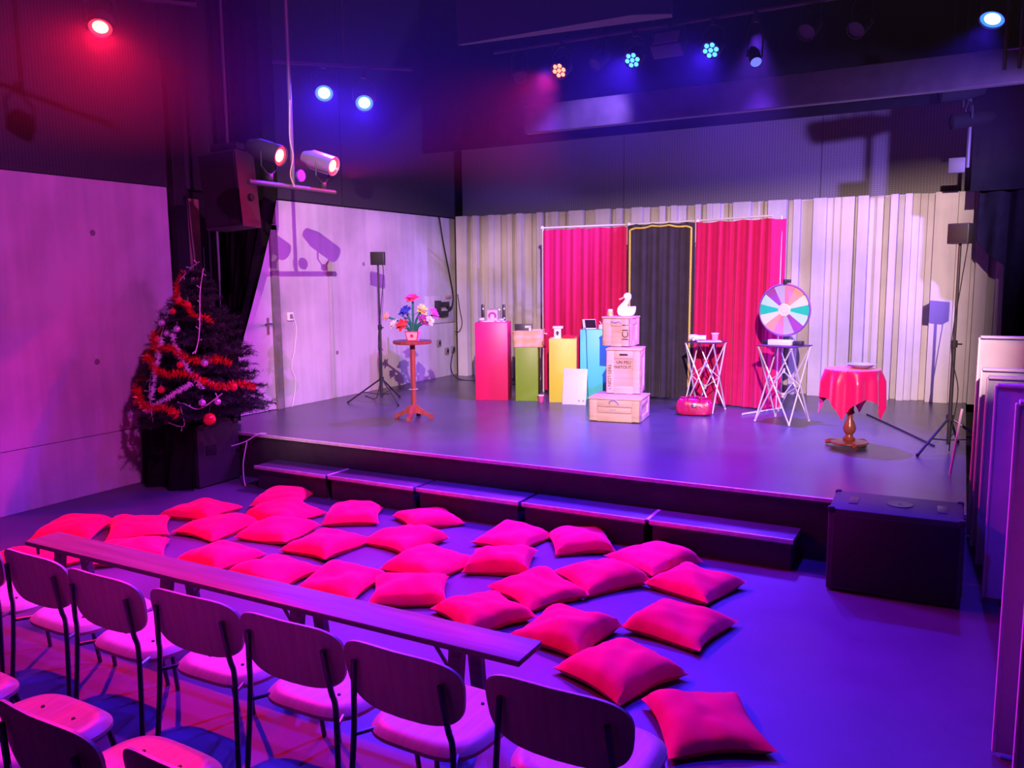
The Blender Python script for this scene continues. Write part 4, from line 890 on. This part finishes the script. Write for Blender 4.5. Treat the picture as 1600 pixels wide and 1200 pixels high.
M_TINSEL = mat('red_tinsel', (0.92, 0.02, 0.02), 0.3, 0.25, var=0.5, scale=90)
M_WTINSEL = mat('white_tinsel', (0.85, 0.80, 0.85), 0.5)
def tinsel(path, m, lab, r=0.045, dens=0.0022, seed=1):
    R = random.Random(seed); V = []; F = []
    for a, c in zip(path, path[1:]):
        d = c - a; n = max(2, int(d.length / dens)); dn = d.normalized(); s = dn.cross(Vector((0.1, 0.2, 1))).normalized(); w = s.cross(dn)
        for i in range(n):
            p = a + d * (i / n)
            for q in range(2):
                th = R.uniform(0, 6.28); o = (s * cos(th) + w * sin(th)) * R.uniform(0.5, 1) * r + dn * R.uniform(-.01, .01); k = (dn * cos(th * 3) + o.cross(dn).normalized() * sin(th * 3)) * 0.0050
                i0 = len(V); V.extend([p - k, p + k, p + o + k * 0.4]); F.append((i0, i0 + 1, i0 + 2))
    g = thing('tinsel_garland', path[0], lab, 'garland', 0, 'tinsel on the Christmas tree')
    me = bpy.data.meshes.new('strands'); me.from_pydata([(v - path[0])[:] for v in V], [], F); me.materials.append(m); me.update(); so = link_mesh('strands', me, g); so['kind'] = 'stuff'
    B().tube([p - path[0] for p in path], 0.005, 5).build('core_wire', m, g)
tinsel(spiral(1.46, 0.98, -150, -20, 26, 1.12), M_TINSEL, 'red tinsel garland around the top of the Christmas tree', 0.055, seed=1)
tinsel(spiral(0.98, 0.60, -190, -10, 34, 1.12), M_TINSEL, 'red tinsel garland sweeping across the middle of the Christmas tree', 0.065, seed=2)
tinsel(spiral(0.78, 0.36, -170, 10, 34, 1.12), M_TINSEL, 'red tinsel garland just under the middle one on the Christmas tree', 0.065, seed=3)
tinsel(spiral(0.62, 0.18, -215, -60, 34, 1.12), M_TINSEL, 'red tinsel garland hanging low at the tree left side', 0.065, seed=4)
tinsel(spiral(0.86, 0.30, -95, -88, 12, 1.10, 0.0), M_WTINSEL, 'white tinsel strand hanging straight down the tree middle', 0.045, seed=5)
tinsel(spiral(0.90, 0.40, -80, -40, 14, 1.08, 0.0), M_WTINSEL, 'white tinsel strand slanting to the right under the red one', 0.045, seed=6)
tinsel(spiral(0.20, 0.46, -92, -50, 14, 1.10, 0.0), M_WTINSEL, 'white tinsel strand rising to the right in the lower tree', 0.045, seed=7)
M_BRED = mat('red_bauble', (0.70, 0.02, 0.03), 0.2, coat=0.5); M_BSIL = mat('silver_bauble', (0.75, 0.70, 0.80), 0.2, 0.6)
BAU = [(1.20, -80, 'r', 0.034, 'high on the tree near its tip'), (1.16, -60, 'r', 0.034, 'just below the tip on the right'), (1.10, -88, 'r', 0.030, 'below the tip in a cluster of three'), (0.94, -72, 's', 0.032, 'in the upper middle, right one'), (0.99, -108, 's', 0.034, 'in the upper middle, left one'),
       (0.90, -88, 's', 0.026, 'small, hanging between two others'), (0.84, -102, 'r', 0.034, 'above the middle tinsel'), (0.62, -62, 'r', 0.034, 'between the two middle garlands'), (0.63, -38, 's', 0.038, 'at the right side by the tinsel end'), (0.56, -165, 'r', 0.036, 'at the far left side'),
       (0.40, -14, 'r', 0.040, 'at the far right tip of a branch'), (0.28, -42, 's', 0.034, 'in the lower right pair, left one'), (0.28, -30, 's', 0.032, 'in the lower right pair, right one'), (0.40, -78, 'r', 0.034, 'in the lower middle behind white tinsel'), (0.20, -150, 'r', 0.034, 'low on the left side'), (0.10, -140, 's', 0.030, 'lowest on the left side')]
for z, a, k, r, lab in BAU:
    rr = tree_r(z) * 1.12; x = TX + rr * cos(rad(a)); y = TY + rr * sin(rad(a)); x = max(x, XL + 0.06)
    o = thing('bauble', (x, y, TZ0 + z), ('red' if k == 'r' else 'silver') + ' bauble ' + lab, 'bauble', 0, 'baubles on the Christmas tree')
    B().sphere((0, 0, 0), r, 16).build('ball', M_BRED if k == 'r' else M_BSIL, o); B().lathe([(0.009, 0), (0.009, 0.014), (0, 0.015)], (0, 0, r - 0.004), n=8).build('cap', M_STEEL, o)
    B().tube([(0, 0, r + 0.01), (0, 0.01, r + 0.04)], 0.0012, 4).build('thread', M_STEEL, o)
o = thing('bauble', (-6.02, 5.20, 0.735), 'big red ball hanging alone below the lowest right branch', 'bauble', 0, 'baubles on the Christmas tree')
B().sphere((0, 0, 0), 0.058, 20).build('ball', M_BRED, o); B().tube([(0, 0, 0.055), (0.0, 0.02, 0.14)], 0.002, 4).build('thread', M_STEEL, o)
M_WIRE = mat('white_wire', (0.72, 0.66, 0.72), 0.5)
def light_string(path, lab, seed):
    R = random.Random(seed); P = catmull(path, 7); g = thing('light_string', P[0], lab, 'string lights')
    B().tube([p - P[0] for p in P], 0.0048, 6).build('wire', M_WIRE, g)
    for i in range(2, len(P) - 1, 4):
        p = P[i] - P[0]; d = Vector((R.uniform(-1, 1), R.uniform(-1, 0), R.uniform(-.6, 1))).normalized() * 0.045; B().tube([p, p + d * 0.6, p + d], [0.003, 0.004, 0.006], 5).build('bulb', M_WIRE, g)
light_string([(TX + 0.16, TY - 0.10, TZ0 + 1.56), (TX + 0.0, TY - 0.08, TZ0 + 1.49), (TX - 0.12, TY - 0.15, TZ0 + 1.32), (TX - 0.17, TY - 0.26, TZ0 + 0.98), (TX - 0.20, TY - 0.36, TZ0 + 0.70), (TX - 0.13, TY - 0.50, TZ0 + 0.44), (TX - 0.06, TY - 0.56, TZ0 + 0.28), (TX - 0.12, TY - 0.50, TZ0 + 0.06)], 'white wire light string down the left side of the tree', 1)
light_string([(TX + 0.19, TY - 0.08, TZ0 + 1.50), (TX + 0.22, TY - 0.16, TZ0 + 1.28), (TX + 0.29, TY - 0.24, TZ0 + 1.05), (TX + 0.33, TY - 0.30, TZ0 + 0.86), (TX + 0.34, TY - 0.36, TZ0 + 0.72)], 'white wire light string down the right side of the tree', 2)
light_string([(TX - 0.05, TY - 0.42, TZ0 + 0.07), (TX + 0.18, TY - 0.40, TZ0 + 0.04), (TX + 0.22, TY - 0.45, TZ0 + 0.26), (TX + 0.42, TY - 0.42, TZ0 + 0.22), (TX + 0.60, TY - 0.30, TZ0 + 0.36)], 'white wire light string along the lowest right branch', 3)
one('white_cable', B().tube(catmull([(-6.33, 5.72, 0.36), (-6.22, 5.80, 0.40), (-6.12, 5.88, 0.47), (-6.08, 5.95, S + 0.008)], 6), 0.006, 6).tube(catmull([(-6.20, 5.80, 0.40), (-6.22, 5.76, 0.20), (-6.16, 5.70, 0.06), (-6.06, 5.62, 0.008)], 6), 0.006, 6), M_WIRE, 'white cable hanging between loudspeaker box and stage corner', 'cable')

# ---------------------------------------------------------------- fittings on the left wall
t = thing('patch_panel', (XL + 0.002, 10.72, 1.52), 'grey wall plate with black plug boxes in the stage corner', 'panel')
B().box((0.012, 0, 0), (0.022, 0.84, 0.42), bev=0.003).build('plate', M_CONC, t)
for y, z, w, h in ((0.03, 0.08, 0.26, 0.07), (0.03, -0.07, 0.2, 0.09), (-0.12, 0.03, 0.10, 0.22), (0.20, 0.02, 0.10, 0.04)): B().box((0.05, y, z), (0.07, w, h), bev=0.01).build('plug_box', M_BLACKSATIN, t)
B().box((0.04, 0.20, 0.19), (0.03, 0.14, 0.04), bev=0.004).build('label_plate', M_TAN, t)
one('wall_cable', B().tube(catmull([(XL + 0.03, 10.72, 2.93), (XL + 0.03, 10.82, 2.54), (XL + 0.03, 10.98, 2.05), (XL + 0.035, 11.06, 1.74), (XL + 0.05, 11.0, 1.55), (XL + 0.09, 10.84, 1.50)], 7), 0.012, 7), M_BLACK, 'thick black cable hanging down to the plug boxes', 'cable')
one('wall_cable', B().tube(catmull([(XL + 0.18, 10.97, 1.75), (XL + 0.23, 10.95, 1.5), (XL + 0.26, 10.96, 1.3), (XL + 0.2, 10.97, 1.17), (XL + 0.1, 11.0, 1.16)], 7), 0.007, 6), M_BLACK, 'thin dark cable looping in front of the first flutes', 'cable')
for y, z, nm, lab in ((10.66, 1.0, 'wall_switch', 'small light switch below the plug boxes'), (10.88, 0.86, 'wall_socket', 'square socket low in the stage corner'), (11.06, 0.87, 'wall_socket', 'dark socket right in the stage corner'), (7.45, 1.56, 'wall_socket', 'white socket on the wall beside the door')):
    t = thing(nm, (XL, y, z), lab, 'socket'); B().box((0.02, 0, 0), (0.03, 0.09, 0.10), bev=0.006).build('housing', M_WHITE if y < 8 else M_FRAMEGREY, t); B().box((0.037, 0, 0), (0.008, 0.05, 0.055), bev=0.003).build('insert', M_FRAMEGREY if y < 8 else M_BLACKSATIN, t)
one('white_cable', B().tube(catmull([(XL + 0.05, 7.47, 1.56), (XL + 0.045, 7.52, 1.40), (XL + 0.02, 7.50, 1.15), (XL + 0.02, 7.44, 0.95), (XL + 0.015, 7.50, 0.75), (XL + 0.02, 7.44, S + 0.06), (XL + 0.06, 7.38, S + 0.01)], 6), 0.006, 6), M_WIRE, 'white cable running down the wall beside the door', 'cable')
one('floor_cable', B().tube(catmull([(XL + 0.06, 11.0, 0.86), (XL + 0.14, 10.8, 0.6), (XL + 0.45, 10.55, S + 0.01), (XL + 1.0, 10.5, S + 0.008), (XL + 1.9, 10.3, S + 0.008)], 7), 0.008, 6), M_BLACK, 'black cable lying on the stage behind the pink plinth', 'cable')
one('floor_cable', B().tube(catmull([(-0.87, 9.75, S + 0.007), (-0.50, 8.95, S + 0.007), (-0.16, 8.18, S + 0.007)], 6), 0.009, 6), M_BLACKSATIN, 'dark cable on the stage from round table to right stand', 'cable')
one('drape_cable', B().tube(catmull([(XL + 0.06, 6.0, 2.95), (XL + 0.05, 6.02, 2.5), (XL + 0.05, 6.05, 2.1)], 6), 0.006, 6), M_BLACK, 'thin black cable in the niche left of the black drape', 'cable')
one('pull_cord', B().tube([(XL + 0.06, 6.17, 2.35), (XL + 0.06, 6.17, 2.05)], 0.004, 6).tube([(XL + 0.06, 6.17, 2.06), (XL + 0.06, 6.17, 1.97)], [0.008, 0.014], 8), M_WIRE, 'white pull cord in the niche left of the black drape', 'cord')

# ---------------------------------------------------------------- rigging and lamps
def emis(name, col, s): return mat(name, (0.02, 0.02, 0.02), 0.3, emit=col, es=s)
E_RED = emis('red_led', (1.0, 0.14, 0.07), 5); E_BLUE = emis('blue_led', (0.05, 0.25, 1.0), 4); E_REDW = emis('red_led_face', (1.0, 0.015, 0.035), 3.5); E_BLUEW = emis('blue_led_face', (0.02, 0.09, 1.0), 4); E_CORE = {}; E_CORE[E_REDW] = emis('red_led_core', (1.0, 0.35, 0.22), 4); E_CORE[E_BLUEW] = emis('blue_led_core', (0.35, 0.75, 1.0), 4); E_DIMB = emis('dim_blue_lens', (0.10, 0.12, 1.0), 2.0)
M_CAN = mat('black_lamp_can', (0.022, 0.02, 0.024), 0.6); M_CANS = mat('silver_lamp_can', (0.55, 0.52, 0.58), 0.3, 0.8)
LAST = []
def par(loc, target, lab, lens, r=0.095, L_=0.20, leds=True, body=M_CAN, hang=0.25, under=False, power=0, col=None, angle=60, blend=0.5, group='stage lamps'):
    loc = Vector(loc); d = (Vector(target) - loc).normalized(); Q = d.to_track_quat('Z', 'Y').to_matrix().to_4x4()
    t = thing('stage_lamp', loc, lab, 'lamp', 0, group); LAST.append(t)
    B().lathe([(0, -L_), (r * 0.62, -L_), (r * 0.85, -L_ * 0.8), (r, -L_ * 0.7), (r, 0.0), (r * 0.93, 0.0), (r * 0.93, -0.02), (0, -0.02)], n=24, M=Q).build('can', body, t)
    B().lathe([(0, -0.016), (r * 0.92, -0.016), (r * 0.92, -0.018), (0, -0.018)], n=24, M=Q).build('lens', lens if not leds else M_CAN, t)
    if lens in E_CORE: B().lathe([(0, -0.010), (r * 0.45, -0.012), (r * 0.62, -0.0155), (0, -0.0158)], n=20, M=Q).build('bright_core', E_CORE[lens], t)
    if leds:
        for k in range(7):
            a = k * pi / 3; q = 0 if k == 6 else r * 0.58
            B().lathe([(0, -0.008), (r * 0.22, -0.008), (r * 0.24, -0.016)], n=10, M=Q @ Matrix.Translation((q * cos(a), q * sin(a), 0))).build('led', lens, t)
    side = d.cross(Vector((0, 0, 1))).normalized(); up = Vector((0, 0, -1 if under else 1)); c = -d * L_ * 0.4
    P = [c + side * (r + 0.012), c + side * (r + 0.015) + up * (hang * 0.55), c + side * 0.03 + up * hang * 0.8, c - side * 0.03 + up * hang * 0.8, c - side * (r + 0.015) + up * (hang * 0.55), c - side * (r + 0.012)]
    B().tube(P, 0.008, 6).build('yoke', M_BLACKSATIN, t)
    B().box(c + up * hang * 0.9, (0.04, 0.05, hang * 0.25), bev=0.006).build('clamp', M_BLACKSATIN, t)
    if power:
        o = spot('lamp_light', (0, 0, 0), (0, 0, -1), col, power, angle, blend, r * 0.5); o.parent = t; o.location = d * 0.03; o.rotation_euler = d.to_track_quat('-Z', 'Y').to_euler()
    return t
# overstage bar with its lamps
t = thing('lighting_bar', (-2.6, 8.06, 4.42), 'long dark lighting bar hung above the stage', 'lighting bar')
B().tube([(-2.0, 0, 0), (3.9, 0, 0)], 0.024, 10).build('pipe', M_BLACKSATIN, t)
for x in (-1.8, -0.2, 1.4, 3.0): B().tube([(x, 0, 0), (x, 0, 1.78)], 0.010, 6).build('suspension', M_BLACKSATIN, t)
par((-3.80, 8.0, 4.11), (-4.6, 3.6, 0.4), 'red glowing LED lamp, leftmost lit on the overstage bar', E_RED, power=1500, col=RED, angle=70, blend=1.0)
par((-3.00, 8.0, 4.11), (-3.6, 3.4, 0.2), 'blue glowing LED lamp left of the square floodlight', E_BLUE, power=1300, col=BLUE, angle=84, blend=0.8)
par((-2.22, 8.0, 4.10), (-2.9, 3.4, 0.2), 'blue glowing LED lamp right of the square floodlight', E_BLUE, power=1000, col=BLUE, angle=84, blend=0.8)
par((-1.79, 8.0, 3.94), (-0.7, 5.6, 1.5), 'slim spotlight with faint blue lens at right of the LED lamps', E_DIMB, r=0.055, L_=0.24, leds=False, hang=0.40)
par((-4.25, 8.0, 4.10), (-3.4, 6.4, 3.2), 'unlit dark spotlight at the left end of the overstage bar', M_BLACKSATIN, r=0.07, L_=0.26, leds=False, hang=0.34)
par((-3.40, 8.0, 4.12), (-3.9, 6.6, 2.9), 'unlit dark spotlight between the red and blue LED lamps', M_BLACKSATIN, r=0.07, L_=0.26, leds=False, hang=0.32)
par((-1.36, 8.0, 4.14), (-1.8, 6.6, 2.9), 'unlit dark spotlight right of the slim spotlight', M_BLACKSATIN, r=0.08, L_=0.28, leds=False, hang=0.30)
par((-0.95, 8.0, 4.10), (-1.5, 6.8, 3.0), 'unlit dark spotlight far right on the overstage bar', M_BLACKSATIN, r=0.08, L_=0.30, leds=False, hang=0.30)
t = thing('floodlight', (-2.62, 7.98, 4.21), 'square glass-fronted floodlight between the two blue LED lamps', 'lamp')
T = Matrix.Rotation(rad(-35), 4, 'X')
B().box((0, 0, 0), (0.30, 0.16, 0.19), bev=0.012, M=T).build('housing', M_CAN, t)
B().box((0, -0.083, 0), (0.25, 0.008, 0.14), M=T).build('reflector', mat('bright_reflector', (0.75, 0.62, 0.75), 0.25, 0.7), t)
B().tube([(-0.16, 0, 0), (-0.16, 0, 0.15), (0.16, 0, 0.15), (0.16, 0, 0)], 0.008, 6).tube([(0, 0, 0.15), (0, 0.08, 0.21)], 0.012, 6).build('yoke', M_BLACKSATIN, t)
par((0.08, 8.0, 4.03), (-0.9, 6.2, 1.0), 'blue glowing lamp at the upper right corner', E_BLUEW, leds=False, r=0.10, power=450, col=BLUE, angle=76)
M_PIPE = mat('dull_grey_pipe', (0.07, 0.065, 0.07), 0.6, 0.2)
# ladder truss at the upper right
t = thing('ladder_truss', (0.18, 7.6, 3.55), 'vertical metal ladder truss beside the upper right lamp', 'truss')
for x in (0, 0.10, 0.24): B().tube([(x, 0, 0), (x, 0, 2.6)], 0.014, 8).build('upright', M_CHROME, t)
for z in (0.15, 0.6, 1.05, 1.5, 1.95): B().tube([(0, 0, z), (0.24, 0, z)], 0.010, 6).build('rung', M_CHROME, t)
M_ANOD = mat('black_anodised', (0.004, 0.004, 0.004), 0.9, spec=0.1)
PA = (-0.21, 9.95, 3.56); PB = (-0.32, 9.6, 3.79)
# black profile spots in front of the right part of the back wall
for loc, tg, lab in ((PA, (PA[0] - 1.3, PA[1] - 0.5, PA[2] - 0.17), 'black profile spotlight sticking out left of the masking panel'), (PB, (PB[0] - 1.3, PB[1] - 0.5, PB[2] - 0.10), 'upper black profile spotlight by the masking panel')):
    par(loc, tg, lab, M_BLACK, r=0.075, L_=0.42, leds=False, hang=0.22, body=M_ANOD)
    t = LAST[-1]; B().tube([(0.10, 0.05, 0.15), (0.10, 0.05, 6.18 - loc[2])], 0.008, 6).build('suspension', M_BLACK, t)
t = thing('hanging_bracket', (-0.14, 10.15, 3.06), 'small violet-lit bracket hanging on the left of the masking panel', 'bracket')
B().box((0, 0, 0.08), (0.16, 0.05, 0.16), bev=0.01).build('body', M_PIPE, t); B().tube([(0.10, 0, 0.05), (0.10, 0, 0.55)], 0.02, 8).build('arm', M_PIPE, t); B().tube([(0.10, 0, 0.5), (0.10, 0, 3.3)], 0.006, 6).build('suspension', M_BLACK, t)
# left side bar with two red cans
t = thing('side_bar', (-5.0, 5.33, 2.77), 'short lighting bar on a hanging pipe beside the black loudspeaker', 'lighting bar')
B().tube([(0, -0.50, 0), (0, 0.52, 0)], 0.022, 10).build('pipe', M_PIPE, t)
B().tube([(0.0, 0.0, 0.0), (0, 0, 3.4)], 0.016, 10).build('hanging_pipe', M_PIPE, t)
B().tube(catmull([(0.03, -0.02, 0.0), (0.03, -0.06, 0.1), (0.03, -0.02, 0.25), (0.03, -0.05, 0.4), (0.03, -0.03, 0.7)], 5), 0.005, 6).build('cable', M_TAN, t)
B().lathe([(0, 0.02), (0.05, 0.02), (0.05, 0)], n=16, M=Matrix.Translation((0.02, 0.06, 0.10)) @ Matrix.Rotation(rad(90), 4, 'Y')).build('disc', M_STEEL, t)
par((-4.90, 5.10, 2.99), (-0.4, 5.8, 1.5), 'black can lamp glowing red next to the hanging loudspeaker', E_REDW, r=0.085, L_=0.32, leds=False, under=True, hang=0.22, power=450, col=RED, angle=70, blend=0.8)
par((-4.90, 5.74, 2.98), (-0.4, 6.44, 1.5), 'silver-topped can lamp glowing red on the side bar end', E_REDW, r=0.085, L_=0.32, leds=False, under=True, hang=0.22, body=M_CANS, power=450, col=RED, angle=70, blend=0.8)
# blue and red lamps high on the left
par((-5.13, 5.91, 3.65), (-2.4, 2.6, 0.4), 'left of the two bright blue lamps high on the left', E_BLUEW, leds=False, r=0.085, L_=0.16, power=900, col=BLUE, angle=90)
par((-4.87, 6.15, 3.58), (-2.2, 2.9, 0.4), 'right of the two bright blue lamps high on the left', E_BLUEW, leds=False, r=0.085, L_=0.16, power=900, col=BLUE, angle=90)
t = thing('lamp_bar', (-5.0, 6.03, 3.90), 'thin bar carrying the two bright blue lamps', 'lighting bar'); B().tube([(-0.45, -0.42, 0), (0.45, 0.42, 0)], 0.016, 8).build('pipe', M_BLACKSATIN, t); B().tube([(0, 0, 0), (0, 0, 2.28)], 0.012, 8).build('suspension', M_BLACKSATIN, t)
par((-5.48, 3.97, 3.78), (-3.6, 2.2, 0.4), 'bright red lamp at the upper left under the ceiling', E_REDW, leds=False, r=0.085, L_=0.14, power=1200, col=RED, angle=100)
t = thing('lamp_bar', (-5.52, 4.02, 4.03), 'thin bar carrying the red lamp at the upper left', 'lighting bar'); B().tube([(-0.4, -0.5, 0), (0.4, 0.5, 0)], 0.016, 8).build('pipe', M_BLACKSATIN, t); B().tube([(0, 0, 0), (0, 0, 2.15)], 0.012, 8).build('suspension', M_BLACKSATIN, t)
# large hung casing at top centre
t = thing('hanging_casing', (-3.1, 6.35, 4.0), 'large dark casing hanging at the top centre of the room', 'casing')
B().prism([(-0.86, -0.05), (0.74, -0.06), (1.01, 0.07), (0.99, 0.16), (-0.84, -0.01)], 0.0, 0.85).build('body', M_CAB, t)
for x in (-0.5, 0.5): B().tube([(x, 0, 0.8), (x, 0, 2.18)], 0.010, 6).build('suspension', M_BLACKSATIN, t)

# front-of-house profile spot with its four shutters
Lp = Vector(FOH); D = Vector(FOH_AIM) - Lp; az = atan2(D.x, D.y)
t = thing('front_spotlight', Lp, 'black profile spotlight with shutters hanging behind the audience', 'lamp', -az)
B().lathe([(0.10, -0.02), (0.10, -0.45), (0.07, -0.5), (0.0, -0.5)], n=24, M=Matrix.Rotation(rad(-90), 4, 'X')).build('can', M_CAN, t)
dd = 0.40
B().box((0, dd, -dd * math.tan(rad(7.4)) + 0.20), (0.9, 0.004, 0.40)).build('shutter', M_BLACK, t)
B().box((0, dd, -dd * math.tan(rad(26.8)) - 0.20), (0.9, 0.004, 0.40)).build('shutter', M_BLACK, t)
B().box((dd * math.tan(rad(20.5)) + 0.15, dd, -0.1), (0.30, 0.004, 0.8)).build('shutter', M_BLACK, t)
B().box((-dd * math.tan(rad(22.0)) - 0.15, dd, -0.1), (0.30, 0.004, 0.8)).build('shutter', M_BLACK, t)
for x in (-0.4, 0.4): B().tube([(x, 0.0, 0.05), (x, dd, 0.29)], 0.006, 6).build('shutter_arm', M_BLACKSATIN, t)
B().tube([(0, -0.2, 0.1), (0, -0.2, 1.58)], 0.015, 8).build('suspension', M_BLACKSATIN, t)

# thin stage haze filling the room
m = bpy.data.materials.new('stage_haze'); m.use_nodes = True; nt = m.node_tree; nt.nodes.clear()
vo = nt.nodes.new('ShaderNodeVolumeScatter'); vo.inputs['Color'].default_value = (1, 1, 1, 1); vo.inputs['Density'].default_value = 0.0036; vo.inputs['Anisotropy'].default_value = 0.55
ou = nt.nodes.new('ShaderNodeOutputMaterial'); nt.links.new(vo.outputs[0], ou.inputs['Volume'])
hz = B().box((-2.7, 3.3, 4.51), (8.7, 15.3, 3.28)).build('haze', m, None, False)
setp(hz, 'thin coloured stage haze hanging under the ceiling', 'haze', None, 'stuff')
